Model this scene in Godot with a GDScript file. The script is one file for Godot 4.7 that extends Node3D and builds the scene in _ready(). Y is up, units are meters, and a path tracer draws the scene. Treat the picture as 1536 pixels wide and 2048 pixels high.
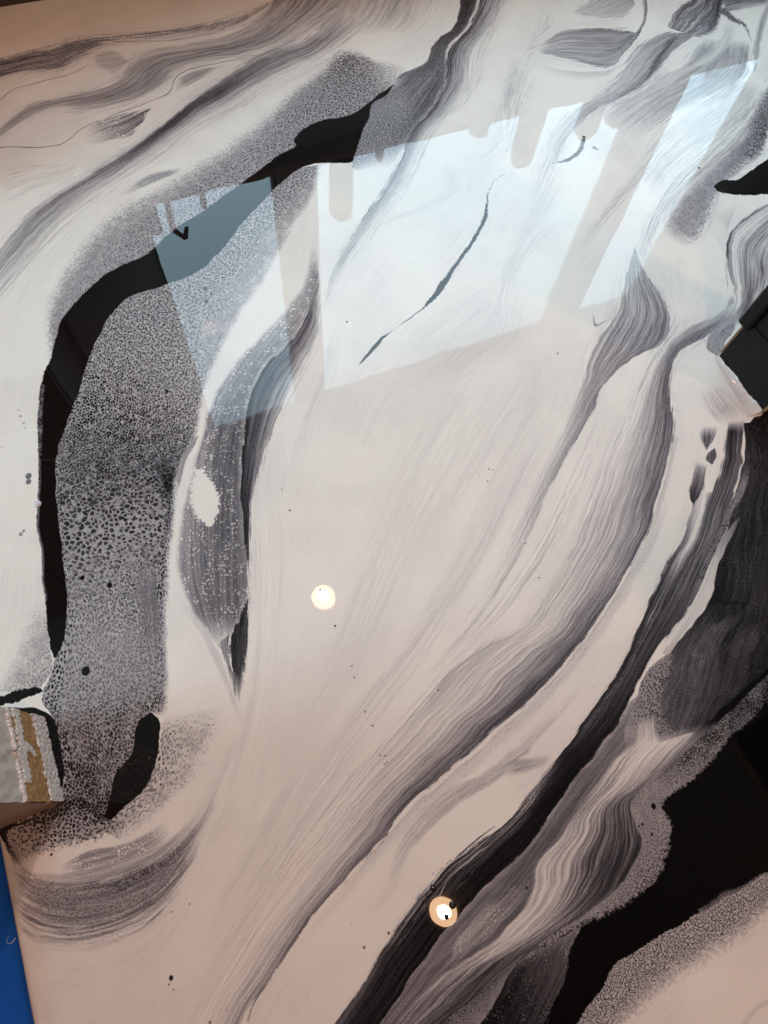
extends Node3D
# A freshly poured black and white resin floor, seen from above, with three windows and the ceiling lamps mirrored in it.
# y is up, metres. The window wall stands at z = -1.878, the camera hangs over x = 0, z = 0.

var M := {}
var rng := RandomNumberGenerator.new()

# ------------------------------------------------------------------ resin pour, painted in floor millimetres
const E1 := Vector2(0.9583, 0.2857)      # axes of the painted sheets on the floor (x, z)
const E2 := Vector2(-0.2857, 0.9583)
const SPLIT := -550.0                     # far sheet up to here along E2, near sheet beyond, mm
const FAR := [2040, 1286, -640.0, -1810.0, 1.02]      # texels across and along, origin in mm along E1 and E2, texels per mm
const NEAR := [2046, 1246, -560.0, SPLIT, 1.4]
var TW := 0
var TH := 0
var O1 := 0.0
var O2 := 0.0
var TS := 1.0
var tone := PackedFloat32Array()
var wander := FastNoiseLite.new()
var t_streak := PackedByteArray()         # 1024 x 1024, long along the second axis
var t_cloud := PackedByteArray()          # 1024 x 1024, even in all directions
var t_cell := PackedByteArray()           # 1024 x 1024, distance to the nearest bubble centre, as a share of area

var t_net := PackedByteArray()            # the same bubbles, high in their middles and low along the walls between them

func equalised(img: Image) -> PackedByteArray:
	img.convert(Image.FORMAT_L8)
	var d := img.get_data()
	var count := PackedInt32Array()
	count.resize(256)
	for i in range(0, d.size(), 3):
		count[d[i]] += 1
	var lut := PackedByteArray()
	lut.resize(256)
	var total := 0
	var whole := float(d.size()) / 3.0
	for k in 256:
		total += count[k]
		lut[k] = int(clampf((total - 0.5 * count[k]) / whole * 255.0, 0, 255))
	for i in d.size():
		d[i] = lut[d[i]]
	return d

func make_tables():
	wander.seed = 3
	wander.frequency = 1.0 / 55.0
	wander.fractal_octaves = 2
	var n := FastNoiseLite.new()
	n.seed = 11
	n.noise_type = FastNoiseLite.TYPE_SIMPLEX_SMOOTH
	n.frequency = 1.0 / 20.0
	n.fractal_octaves = 5
	n.fractal_gain = 0.8
	var img := n.get_image(1024, 256)
	img.resize(1024, 1024, Image.INTERPOLATE_CUBIC)
	t_streak = equalised(img)
	n.seed = 5
	n.frequency = 1.0 / 26.0
	n.fractal_octaves = 4
	n.fractal_gain = 0.55
	t_cloud = equalised(n.get_image(1024, 1024))
	var c := FastNoiseLite.new()
	c.seed = 23
	c.noise_type = FastNoiseLite.TYPE_CELLULAR
	c.cellular_distance_function = FastNoiseLite.DISTANCE_EUCLIDEAN
	c.cellular_return_type = FastNoiseLite.RETURN_DISTANCE
	c.cellular_jitter = 1.0
	c.frequency = 1.0 / 12.0
	c.fractal_type = FastNoiseLite.FRACTAL_NONE
	t_cell = equalised(c.get_image(1024, 1024))
	c.cellular_return_type = FastNoiseLite.RETURN_DISTANCE2_SUB
	t_net = equalised(c.get_image(1024, 1024))

func to_texel(x: float, z: float) -> Vector2:
	return Vector2((x * E1.x + z * E1.y - O1) * TS, (x * E2.x + z * E2.y - O2) * TS)

func sheet(d: Array):
	TW = d[0]
	TH = d[1]
	O1 = d[2]
	O2 = d[3]
	TS = d[4]

func spline(p: PackedVector2Array, t: float) -> Vector2:
	var n := p.size()
	var i := clampi(int(t), 0, n - 2)
	var f := t - i
	var a := p[i]
	var b := p[i + 1]
	var before := p[i - 1] if i > 0 else a * 2.0 - b
	var after := p[i + 2] if i + 2 < n else b * 2.0 - a
	return a.cubic_interpolate(b, before, after, f)

# the liquid's small wanderings: neighbouring bodies share them, so their common edges stay shut
func drift(p: Vector2) -> Vector2:
	var x := p.x / TS + O1
	var y := p.y / TS + O2
	return p + TS * Vector2(2.6 * wander.get_noise_2d(x, y) + 0.5 * wander.get_noise_2d(x * 4.0 + 900.0, y * 4.0), 2.6 * wander.get_noise_2d(x + 5000.0, y) + 0.5 * wander.get_noise_2d(x * 4.0, y * 4.0 + 900.0))

# ---- the direction of flow everywhere, grown from the bodies poured, and fine threads of pigment drawn out along it
const FW := 72
const FH := 76
const FCELL := 30.0
const FX := -720.0
const FY := -1870.0
var collect := false
var fc := PackedFloat32Array()
var fs := PackedFloat32Array()
var fw := PackedFloat32Array()
var flow := PackedVector2Array()           # four times finer than the cells above
var threads := PackedByteArray()
var LW := 0

func note_flow(fa: Array, fb: Array):
	var n := fa.size() / 2
	for i in n - 1:
		var a0 := Vector2(fa[i * 2], fa[i * 2 + 1])
		var a1 := Vector2(fa[i * 2 + 2], fa[i * 2 + 3])
		var b0 := Vector2(fb[i * 2], fb[i * 2 + 1])
		var b1 := Vector2(fb[i * 2 + 2], fb[i * 2 + 3])
		for k in 5:
			for j in 5:
				var u := j / 4.0
				var p := a0.lerp(a1, k / 5.0).lerp(b0.lerp(b1, k / 5.0), u)
				var d := (a1 - a0).lerp(b1 - b0, u)
				var q := Vector2(p.dot(E1), p.dot(E2))
				var e := Vector2(d.dot(E1), d.dot(E2))
				var ix := int((q.x - FX) / FCELL)
				var iy := int((q.y - FY) / FCELL)
				if ix < 0 or iy < 0 or ix >= FW or iy >= FH or e.length() < 0.5:
					continue
				var ang := 2.0 * e.angle()
				fc[iy * FW + ix] += cos(ang)
				fs[iy * FW + ix] += sin(ang)
				fw[iy * FW + ix] += 1.0

func grow_flow():
	fc.resize(FW * FH)
	fs.resize(FW * FH)
	fw.resize(FW * FH)
	collect = true
	all_pours()
	collect = false
	for i in FW * FH:
		if fw[i] > 0.0:
			fc[i] /= fw[i]
			fs[i] /= fw[i]
	var c0 := fc.duplicate()
	var s0 := fs.duplicate()
	for pass_ in 160:
		var cn := fc.duplicate()
		var sn := fs.duplicate()
		for y in range(1, FH - 1):
			for x in range(1, FW - 1):
				var i := y * FW + x
				var hold := 0.35 if fw[i] > 0.0 else 0.0
				cn[i] = hold * c0[i] + (1.0 - hold) * 0.25 * (fc[i - 1] + fc[i + 1] + fc[i - FW] + fc[i + FW])
				sn[i] = hold * s0[i] + (1.0 - hold) * 0.25 * (fs[i - 1] + fs[i + 1] + fs[i - FW] + fs[i + FW])
		fc = cn
		fs = sn
	flow.resize(FW * FH * 16)
	for y in FH * 4:
		for x in FW * 4:
			var gx := clampf(x / 4.0 - 0.375, 0.0, FW - 1.001)
			var gy := clampf(y / 4.0 - 0.375, 0.0, FH - 1.001)
			var i := int(gy) * FW + int(gx)
			var kx := gx - int(gx)
			var ky := gy - int(gy)
			var c := lerpf(lerpf(fc[i], fc[i + 1], kx), lerpf(fc[i + FW], fc[i + FW + 1], kx), ky)
			var ss := lerpf(lerpf(fs[i], fs[i + 1], kx), lerpf(fs[i + FW], fs[i + FW + 1], kx), ky)
			flow[y * FW * 4 + x] = Vector2.from_angle(0.5 * atan2(ss, c))

# threads at half the sheet's resolution: grains smeared along the flow
func draw_threads():
	LW = TW / 2
	var lh := TH / 2
	var grains := PackedByteArray()
	grains.resize(1024 * 1024)
	var r := RandomNumberGenerator.new()
	r.seed = 99
	for i in 1024 * 1024:
		grains[i] = r.randi() & 255
	var img := PackedByteArray()
	img.resize(LW * lh)
	var w4 := FW * 4
	for y in lh:
		for x in LW:
			var px := (x + 0.5) * 2.0 / TS + O1
			var py := (y + 0.5) * 2.0 / TS + O2
			var sum := 0
			for side in 2:
				var qx := px
				var qy := py
				var d := flow[int((qy - FY) * 0.13333) * w4 + int((qx - FX) * 0.13333)]
				if side == 1:
					d = -d
				var step := 5.5 + grains[((x * 7 + y * 13) & 1023) * 1024 + ((y * 5 + x) & 1023)] * 0.008
				for k in 13:
					sum += grains[((int(qy * 0.55) + 4096) & 1023) * 1024 + ((int(qx * 0.55) + 4096) & 1023)]
					qx += d.x * step
					qy += d.y * step
					var e := flow[clampi(int((qy - FY) * 0.13333), 0, FH * 4 - 1) * w4 + clampi(int((qx - FX) * 0.13333), 0, w4 - 1)]
					if e.x * d.x + e.y * d.y < 0.0:
						e = -e
					d = e
			img[y * LW + x] = clampi((sum / 26 - 128) * 4 + 128, 0, 255)
	# once more with short steps, so that no rhythm of the long ones is left
	var even := PackedByteArray()
	even.resize(LW * lh)
	var reach := 1.7 * TS * 0.5
	for y in lh:
		for x in LW:
			var d := flow[int(((y + 0.5) * 2.0 / TS + O2 - FY) * 0.13333) * w4 + int(((x + 0.5) * 2.0 / TS + O1 - FX) * 0.13333)] * reach
			var sum := 0
			for k in range(-5, 6):
				sum += img[clampi(int(y + 0.5 + d.y * k), 0, lh - 1) * LW + clampi(int(x + 0.5 + d.x * k), 0, LW - 1)]
			even[y * LW + x] = clampi((sum / 11 - 128) * 2 + 128, 0, 255)
	var soft := Image.create_from_data(LW, lh, false, Image.FORMAT_L8, even)
	threads = equalised(soft)

# One body of resin between two edges a and b (floor mm, paired points). Mode 0 streaked, 1 lacing of bubbles, 2 speckled.
func pour(mode: int, fa: Array, fb: Array, cols: int, grid: Array, o: Dictionary):
	if collect:
		note_flow(fa, fb)
		return
	var pa := PackedVector2Array()
	var pb := PackedVector2Array()
	for i in range(0, fa.size(), 2):
		pa.append(to_texel(fa[i], fa[i + 1]))
		pb.append(to_texel(fb[i], fb[i + 1]))
	var n := pa.size()
	var longest := 0.0
	for i in n - 1:
		longest = maxf(longest, maxf(pa[i].distance_to(pa[i + 1]), pb[i].distance_to(pb[i + 1])))
	var per := clampi(int(longest / 7.0) + 1, 2, 60)
	var steps := (n - 1) * per
	var rows: int = grid.size() / cols
	var g := PackedFloat32Array(grid)
	var ea: float = maxf(o.get("ea", 2.0), 0.8)
	var eb: float = maxf(o.get("eb", 2.0), 0.8)
	var jag: float = o.get("jag", 0.0)
	var al: float = o.get("al", 1.0)
	var f0: float = o.get("fa", 0.0)
	var f1: float = o.get("fb", 0.0)
	var sa: float = o.get("sa", 0.0)
	var sf: float = float(o.get("sf", 6.0)) * 20.0
	var sl: float = float(o.get("sl", 0.5)) * 0.55
	var film: float = o.get("film", 0.66)
	var hole: float = o.get("hole", 0.05)
	var cell: float = 12.0 / float(o.get("cell", 5.0))
	var mm := 1.0 / TS
	var stretch: float = 1.0 - float(o.get("str", 0.0))
	var fil: float = o.get("fil", 0.0)
	var dots: float = o.get("dots", 0.0)
	var dd: float = o.get("dd", 0.0)
	var wob: float = o.get("wob", 0.02)
	var ja := 1.0 if ea > 7.0 or mode != 1 else 0.12        # ragged where the edge is soft
	var jb := 1.0 if eb > 5.0 or mode != 1 else 0.12
	var feather: float = o.get("ft", 0.0)
	var thread: float = o.get("td", 0.0)
	var salt := (fa[0] as int) * 7 + (fb[1] as int) * 13
	var s0 := (salt * 31) & 1023
	var qa := PackedVector2Array()
	var qb := PackedVector2Array()
	var along := PackedFloat32Array()
	var run := 0.0
	for i in steps + 1:
		var t := float(i) / per
		qa.append(drift(spline(pa, t)))
		qb.append(drift(spline(pb, t)))
		if i > 0:
			run += ((qa[i] + qb[i]) * 0.5).distance_to((qa[i - 1] + qb[i - 1]) * 0.5) * mm
		along.append(run)
	run = maxf(run, 0.001)
	for i in steps:
		for half in 2:
			var p0: Vector2
			var p1: Vector2
			var p2: Vector2
			var u0: float
			var u1: float
			var u2: float
			var v0: float
			var v1: float
			var v2: float
			if half == 0:
				p0 = qa[i]; p1 = qb[i]; p2 = qb[i + 1]
				u0 = 0.0; u1 = 1.0; u2 = 1.0
				v0 = along[i]; v1 = v0; v2 = along[i + 1]
			else:
				p0 = qa[i]; p1 = qb[i + 1]; p2 = qa[i + 1]
				u0 = 0.0; u1 = 1.0; u2 = 0.0
				v0 = along[i]; v1 = along[i + 1]; v2 = v1
			var det := (p1.x - p0.x) * (p2.y - p0.y) - (p2.x - p0.x) * (p1.y - p0.y)
			if absf(det) < 0.0001:
				continue
			var ux := ((u1 - u0) * (p2.y - p0.y) - (u2 - u0) * (p1.y - p0.y)) / det
			var uy := ((u2 - u0) * (p1.x - p0.x) - (u1 - u0) * (p2.x - p0.x)) / det
			var vx := ((v1 - v0) * (p2.y - p0.y) - (v2 - v0) * (p1.y - p0.y)) / det
			var vy := ((v2 - v0) * (p1.x - p0.x) - (v1 - v0) * (p2.x - p0.x)) / det
			var wide := 0.5 * mm * (qa[i].distance_to(qb[i]) + qa[i + 1].distance_to(qb[i + 1]))
			var ylo := maxi(0, int(ceil(minf(p0.y, minf(p1.y, p2.y)) - 0.5)))
			var yhi := mini(TH - 1, int(ceil(maxf(p0.y, maxf(p1.y, p2.y)) - 0.5)) - 1)
			for y in range(ylo, yhi + 1):
				var yc := y + 0.5
				var xl := 1e9
				var xr := -1e9
				for e in 3:
					var ra := p0 if e == 0 else (p1 if e == 1 else p2)
					var rb := p1 if e == 0 else (p2 if e == 1 else p0)
					if (ra.y <= yc) != (rb.y <= yc):
						var xx := ra.x + (rb.x - ra.x) * (yc - ra.y) / (rb.y - ra.y)
						xl = minf(xl, xx)
						xr = maxf(xr, xx)
				var x0 := maxi(0, int(ceil(xl - 0.5)))
				var x1 := mini(TW - 1, int(ceil(xr - 0.5)) - 1)
				if x1 < x0:
					continue
				var u := u0 + ux * (x0 + 0.5 - p0.x) + uy * (yc - p0.y)
				var v := v0 + vx * (x0 + 0.5 - p0.x) + vy * (yc - p0.y)
				var my := yc * mm + O2 + 4000.0
				var mx := (x0 + 0.5) * mm + O1 + 4000.0
				for x in range(x0, x1 + 1):
					var cloud := t_cloud[((int(my) + s0) & 1023) * 1024 + ((int(mx) + salt) & 1023)] * 0.0039216
					# how much of this body lies here: soft or ragged edges, fading ends
					var shift := jag * (t_cloud[((int(my * 3.5) + salt) & 1023) * 1024 + ((int(mx * 3.5) + s0) & 1023)] * 0.0039216 - 0.42) if jag > 0.0 else 0.0
					var th := threads[mini(y >> 1, (TH >> 1) - 1) * LW + mini(x >> 1, LW - 1)] * 0.0039216 - 0.5
					shift = maxf(shift, -1.0)
					var da := (u * wide - shift * ja - feather * (th + 0.35)) / ea
					var db := ((1.0 - u) * wide - shift * jb - feather * (th + 0.35)) / eb
					var a := al
					if da < 1.0:
						a = 0.0 if da <= 0.0 else a * da * da * (3.0 - 2.0 * da)
					if db < 1.0:
						a = 0.0 if db <= 0.0 else a * db * db * (3.0 - 2.0 * db)
					var vn := v / run
					if vn < f0:
						a *= vn / f0
					if vn > 1.0 - f1:
						a *= maxf(0.0, (1.0 - vn) / f1)
					if a > 0.004:
						var uw := u + wob * (t_cloud[(int(v * 0.28) & 1023) * 1024 + (s0 + int(u * 14.0) & 1023)] * 0.0039216 - 0.5)
						uw = clampf(uw, 0.0, 1.0)
						# tone grid
						var gx := uw * (cols - 1)
						var gy := clampf(vn, 0.0, 1.0) * (rows - 1)
						var ix := mini(int(gx), maxi(cols - 2, 0))
						var iy := mini(int(gy), maxi(rows - 2, 0))
						var kx := gx - ix
						var ky := gy - iy
						var jx := 1 if cols > 1 else 0
						var jy := cols if rows > 1 else 0
						var b := iy * cols + ix
						var s := (g[b] * (1.0 - kx) + g[b + jx] * kx) * (1.0 - ky) + (g[b + jy] * (1.0 - kx) + g[b + jx + jy] * kx) * ky
						if sa > 0.0:
							var st := t_streak[((int(v * sl) + s0) & 1023) * 1024 + ((int(uw * sf) + salt) & 1023)] * 0.0039216 - 0.5
							s += sa * st * (0.35 + minf(s, 1.0 - s) * 1.6)
						if thread > 0.0:
							s += thread * th * (0.3 + minf(s, 1.0 - s) * 1.5)
						if mode == 1:
							var cx := int(u * wide * cell)
							var cy := int(v * cell * stretch)
							var ci := ((cy + s0) & 1023) * 1024 + ((cx + salt) & 1023)
							var share := clampf((film - s) / (film - hole), 0.0, 0.86) * (0.75 + 0.5 * cloud) + 0.02
							var net := clampf((share - 0.22) * 4.0, 0.0, 1.0)
							var c := (t_cell[ci] * (1.0 - net) + (255.0 - t_net[ci]) * net) * 0.0039216
							var c2 := t_cell[((cy * 2 + salt) & 1023) * 1024 + ((cx * 2 + s0) & 1023)] * 0.0039216
							var c4 := t_cell[((int(cy * 0.42) + salt) & 1023) * 1024 + ((int(cx * 0.42) + s0) & 1023)] * 0.0039216
							var shown := clampf((c - share) / 0.3 + 0.5, 0.0, 1.0)
							if c4 < share * 0.16:
								shown *= clampf(c4 / (share * 0.16) * 3.0 - 2.0, 0.0, 1.0)
							var fine := clampf((c2 - share * 0.55) / 0.2 + 0.5, 0.0, 1.0)
							var lit := maxf(film, s) * (1.0 - 0.14 * (1.0 - cloud))
							if fil > 0.0:
								lit *= 1.0 - fil * 0.35 * (t_streak[((int(v * 0.5) + s0) & 1023) * 1024 + ((int(u * wide * 3.0) + salt) & 1023)] * 0.0039216)
							var deep := hole + (lit - hole) * 0.22 * (1.0 - cloud)
							s = deep + (lit - deep) * shown * (0.75 + 0.25 * fine)
						elif dots > 0.0:
							var c3 := t_cell[((int(my * cell) + s0) & 1023) * 1024 + ((int(mx * cell) + salt) & 1023)] * 0.0039216
							var thr := 0.42 * dots * cloud * cloud
							if c3 < thr:
								s += dd * minf(1.0, 1.6 * (1.0 - c3 / thr))
						var at := y * TW + x
						tone[at] += (clampf(s, 0.0, 1.0) - tone[at]) * a
					u += ux
					v += vx
					mx += mm

func spot(x: float, z: float, r: float, s: float):
	var c := to_texel(x, z)
	r = maxf(r * TS * 0.62, 0.45)
	for y in range(maxi(0, int(c.y - r - 2)), mini(TH - 1, int(c.y + r + 2)) + 1):
		for xx in range(maxi(0, int(c.x - r - 2)), mini(TW - 1, int(c.x + r + 2)) + 1):
			var d := Vector2(xx + 0.5 - c.x, (yy_squash(y, c.y))).length()
			var a := clampf(r + 0.5 - d, 0.0, 1.0)
			if a > 0.0:
				tone[y * TW + xx] += (s - tone[y * TW + xx]) * a

func yy_squash(y: int, cy: float) -> float:
	return (y + 0.5 - cy) * 0.85

func all_pours():
	# cloud
	pour(0, [-233, -1040, -97, -1179, 59, -1258], [-280, -782, -202, -931, 69, -1149], 2, [0.93, 0.97], {"ea": 41.7, "eb": 62.5, "al": 0.7, "fa": 0.2, "fb": 0.2, "sa": 0.05, "sf": 7.5, "td": 0.16})
	# cloud
	pour(0, [654, -768, 538, -756, 408, -701, 312, -618], [687, -648, 602, -554, 485, -528, 384, -523], 4, [0.97, 0.9, 0.86, 0.97], {"ea": 31.0, "eb": 31.0, "ft": 4.1, "al": 0.8, "fa": 0.3, "fb": 0.3, "sa": 0.06, "sf": 9.0, "td": 0.16})
	# cloud
	pour(0, [858, -966, 739, -882, 654, -768, 592, -632], [971, -944, 831, -835, 697, -724, 624, -595], 3, [0.97, 0.88, 0.95], {"ea": 35.3, "eb": 35.3, "ft": 4.7, "al": 0.8, "fa": 0.3, "fb": 0.3, "sa": 0.06, "sf": 9.0, "td": 0.16})
	# cloud
	pour(0, [411, -580, 294, -493, 162, -350, 38, -200, -67, -114, -145, -5], [680, -524, 518, -405, 300, -276, 163, -163, 31, -71, -88, 21], 5, [0.98, 0.93, 0.96, 0.9, 0.97, 0.98, 0.94, 0.9, 0.95, 0.98], {"ea": 45.7, "eb": 45.7, "ft": 3.0, "al": 0.8, "fa": 0.15, "fb": 0.3, "sa": 0.09, "sf": 13.5, "td": 0.16})
	# cloud
	pour(0, [584, -561, 515, -472, 393, -352, 243, -229, 130, -161], [634, -554, 581, -446, 439, -333, 292, -208, 171, -128], 4, [0.97, 0.93, 0.9, 0.95], {"ea": 21.5, "eb": 21.5, "ft": 3.4, "al": 0.85, "fa": 0.2, "fb": 0.2, "sa": 0.07, "sf": 12.0, "td": 0.16})
	# cloud
	pour(0, [37, -457, 0, -338, -52, -201, -102, -115, -154, -39], [111, -525, 72, -352, -1, -179, -60, -56, -111, 11], 4, [0.9, 0.97, 0.94, 0.98], {"ea": 5.6, "eb": 28.0, "ft": 2.8, "al": 0.8, "fa": 0.2, "fb": 0.2, "sa": 0.08, "sf": 12.0, "td": 0.16})
	# cloud
	pour(0, [-60, -56, -130, -10, -184, 37, -221, 77], [102, -97, 12, -24, -96, 42, -173, 98], 5, [0.97, 0.9, 0.93, 0.88, 0.97], {"ea": 17.8, "eb": 17.8, "ft": 2.4, "al": 0.8, "fa": 0.2, "fb": 0.3, "sa": 0.08, "sf": 13.5, "td": 0.16})
	# flow line
	pour(0, [699, -530, 611, -482, 512, -453, 455, -420, 388, -355, 306, -292, 238, -240, 181, -188], [700, -528, 612, -477, 514, -447, 458, -417, 391, -351, 309, -289, 240, -238, 182, -187], 1, [0.88], {"ea": 3.5, "eb": 3.5, "ft": 3.5, "al": 0.7})
	# flow line
	pour(0, [547, -372, 489, -324, 418, -265, 364, -223, 295, -182, 216, -141], [549, -370, 492, -321, 421, -262, 366, -220, 296, -180, 217, -140], 1, [0.86], {"ea": 3.3, "eb": 3.3, "ft": 3.3, "al": 0.7})
	# flow sheet
	pour(0, [565, -452, 459, -386, 360, -307, 271, -234, 160, -156, 43, -101, -68, -33], [590, -409, 491, -332, 389, -257, 303, -195, 204, -130, 98, -70, -23, -7], 4, [0.97, 0.93, 0.9, 0.95, 0.95, 0.92, 0.9, 0.96, 0.94, 0.9, 0.93, 0.96, 0.96, 0.9, 0.92, 0.97], {"ea": 15.4, "eb": 7.7, "ft": 3.1, "fa": 0.2, "fb": 0.2, "sa": 0.12, "sf": 12, "sl": 0.4, "td": 0.16})
	# flow sheet
	pour(0, [53, -89, -8, -46, -80, -1, -142, 44, -193, 84, -246, 119], [117, -62, 36, -14, -36, 26, -96, 60, -154, 96, -216, 137], 4, [0.97, 0.93, 0.95, 0.97, 0.96, 0.9, 0.93, 0.96, 0.97, 0.92, 0.9, 0.96], {"ea": 11.8, "eb": 11.8, "ft": 2.4, "fa": 0.2, "fb": 0.2, "sa": 0.14, "sf": 12, "sl": 0.4, "td": 0.16})
	# flow line
	pour(0, [79, -71, 30, -51, -31, -24, -87, 15, -119, 31], [79, -70, 30, -49, -30, -23, -86, 16, -118, 32], 1, [0.75], {"ea": 0.9, "eb": 0.9, "ft": 2.5, "al": 0.6})
	# veil
	pour(0, [657, -1068, 634, -996, 559, -961, 456, -953, 369, -872], [699, -1070, 677, -966, 579, -931, 483, -915, 386, -838], 3, [0.97, 0.9, 0.95], {"ea": 19.2, "eb": 19.2, "ft": 4.8, "al": 0.8, "fa": 0.2, "fb": 0.3, "sa": 0.1, "td": 0.16})
	# veil
	pour(0, [821, -838, 676, -788, 604, -705, 552, -597], [883, -801, 729, -740, 633, -668, 581, -574], 4, [0.97, 0.9, 0.93, 0.97], {"ea": 22.4, "eb": 22.4, "ft": 4.5, "al": 0.8, "fa": 0.2, "fb": 0.25, "sa": 0.1, "sf": 9, "td": 0.16})
	# veil
	pour(0, [284, -736, 230, -650, 158, -558, 86, -456], [322, -734, 267, -624, 193, -533, 112, -436], 3, [0.9, 0.95, 0.97], {"ea": 7.4, "eb": 27.7, "ft": 3.7, "al": 0.8, "fa": 0.2, "fb": 0.3, "sa": 0.12, "sf": 9, "td": 0.16})
	# grey zone
	pour(0, [111, -1603, 188, -1621, 279, -1616, 376, -1622, 466, -1668, 537, -1744], [150, -1442, 223, -1504, 322, -1529, 442, -1498, 592, -1567, 792, -1668], 4, [0.85, 0.817, 0.817, 0.85, 0.72, 0.693, 0.703, 0.75, 0.7, 0.647, 0.647, 0.7, 0.66, 0.633, 0.653, 0.72, 0.66, 0.6, 0.68, 0.8], {"ea": 20.5, "eb": 20.5, "ft": 5.9, "fa": 0.15, "sa": 0.3, "sf": 14, "sl": 0.4, "td": 0.16})
	# lens pale
	pour(0, [61, -1619, 103, -1640, 138, -1621], [86, -1592, 97, -1548, 144, -1574], 2, [0.86, 0.85, 0.8, 0.85], {"ea": 8.3, "eb": 11.1, "fa": 0.1, "fb": 0.2, "sa": 0.1, "sf": 5, "td": 0.16})
	# thin wash beside it
	pour(0, [-180, -1463, -150, -1489, -73, -1532, -8, -1538, 80, -1545, 116, -1575, 124, -1610, 183, -1629, 275, -1625, 391, -1637, 472, -1671, 548, -1740], [-198, -1362, -170, -1383, -132, -1421, -62, -1451, -3, -1422, 92, -1410, 197, -1448, 245, -1495, 322, -1506, 406, -1491, 522, -1528, 732, -1686], 5, [0.95, 0.84, 0.78, 0.84, 0.95], {"ea": 35.3, "eb": 35.3, "ft": 12.2, "al": 0.62, "fa": 0.12, "fb": 0.15, "sa": 0.3, "sf": 16, "sl": 0.4, "td": 0.6})
	# flow
	pour(0, [-185, -1433, -156, -1458, -87, -1506, -24, -1512, 63, -1520, 111, -1540, 136, -1584, 195, -1603, 286, -1598, 395, -1604, 482, -1643, 572, -1734], [-192, -1391, -164, -1413, -119, -1446, -47, -1475, 13, -1445, 97, -1442, 186, -1472, 233, -1519, 312, -1532, 403, -1522, 512, -1555, 708, -1693], 4, [0.85, 0.66, 0.72, 0.92, 0.72, 0.58, 0.66, 0.9, 0.84, 0.62, 0.58, 0.85, 0.85, 0.6, 0.62, 0.88, 0.78, 0.62, 0.66, 0.85, 0.72, 0.62, 0.62, 0.8], {"ea": 13.6, "eb": 10.9, "ft": 5.4, "sa": 0.3, "sf": 13, "sl": 0.45, "td": 0.16})
	# thin wash beside it
	pour(0, [-155, -1695, -111, -1702, -53, -1707, 2, -1713, 35, -1722, 119, -1716, 227, -1700, 339, -1694, 441, -1705, 501, -1735], [-177, -1566, -134, -1576, -94, -1585, -18, -1571, 29, -1589, 111, -1634, 206, -1623, 314, -1613, 412, -1619, 530, -1679], 5, [0.95, 0.84, 0.78, 0.84, 0.95], {"ea": 22.1, "eb": 22.1, "ft": 12.8, "al": 0.62, "fa": 0.12, "fb": 0.15, "sa": 0.3, "sf": 16, "sl": 0.4, "td": 0.6})
	# speckle band
	pour(2, [-158, -1674, -115, -1680, -60, -1687, -1, -1691, 34, -1700, 117, -1694, 221, -1677, 332, -1672, 433, -1682, 509, -1719], [-173, -1586, -131, -1596, -88, -1604, -15, -1591, 30, -1610, 113, -1656, 212, -1645, 321, -1635, 419, -1641, 523, -1694], 3, [0.55, 0.45, 0.55, 0.55, 0.5, 0.6, 0.62, 0.55, 0.7, 0.62, 0.55, 0.68, 0.7, 0.6, 0.75], {"ea": 7.1, "eb": 19.9, "jag": 8.5, "ft": 11.4, "cell": 8.52, "sa": 0.3, "sf": 7, "sl": 0.7, "dots": 0.5, "dd": -0.3, "td": 0.16})
	# vein
	pour(0, [-148, -1527, -117, -1557, -84, -1565, -29, -1572, 20, -1580, 51, -1593, 61, -1612, 56, -1641, 43, -1666, 40, -1681, 64, -1684, 175, -1650, 246, -1630, 325, -1627, 381, -1634], [-149, -1531, -118, -1561, -84, -1569, -29, -1576, 20, -1584, 50, -1596, 59, -1612, 53, -1639, 40, -1663, 39, -1685, 65, -1689, 176, -1654, 247, -1634, 326, -1631, 381, -1638], 1, [0.45], {"ea": 2.1, "eb": 2.1, "al": 0.9})
	# vein
	pour(0, [-173, -1391, -77, -1360, -39, -1369, -6, -1393, 35, -1406, 92, -1421, 161, -1438, 198, -1452, 219, -1489, 248, -1510, 308, -1518, 388, -1514, 368, -1493, 286, -1452, 195, -1407, 170, -1391], [-172, -1395, -76, -1364, -40, -1372, -6, -1397, 35, -1410, 92, -1425, 161, -1442, 197, -1457, 218, -1493, 249, -1515, 308, -1522, 389, -1517, 369, -1490, 286, -1450, 195, -1405, 171, -1389], 1, [0.42], {"ea": 2.0, "eb": 2.0, "al": 0.9})
	# lens
	pour(2, [-6, -1385, 27, -1414, 80, -1420, 148, -1421], [-20, -1346, 29, -1338, 86, -1341, 148, -1413], 2, [0.88, 0.85, 0.7, 0.75, 0.5, 0.55, 0.35, 0.4], {"ea": 15.2, "eb": 7.6, "ft": 7.6, "cell": 7.58, "fa": 0.3, "fb": 0.05, "sa": 0.15, "dots": 0.6, "dd": 0.4, "td": 0.3})
	# wedge
	pour(0, [222, -1493, 266, -1513, 318, -1515, 379, -1515], [204, -1445, 260, -1468, 323, -1494, 380, -1510], 2, [0.75, 0.7, 0.68, 0.64, 0.78, 0.82], {"ea": 8.4, "eb": 13.9, "ft": 5.6, "fa": 0.15, "sa": 0.15, "td": 0.16})
	# small flow
	pour(0, [69, -1635, 108, -1638, 136, -1595, 112, -1543], [66, -1577, 101, -1565, 146, -1569, 187, -1575], 3, [0.8, 0.75, 0.85], {"ea": 13.8, "eb": 13.8, "ft": 5.5, "fa": 0.2, "fb": 0.3, "sa": 0.15, "sf": 7.5, "td": 0.16})
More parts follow.
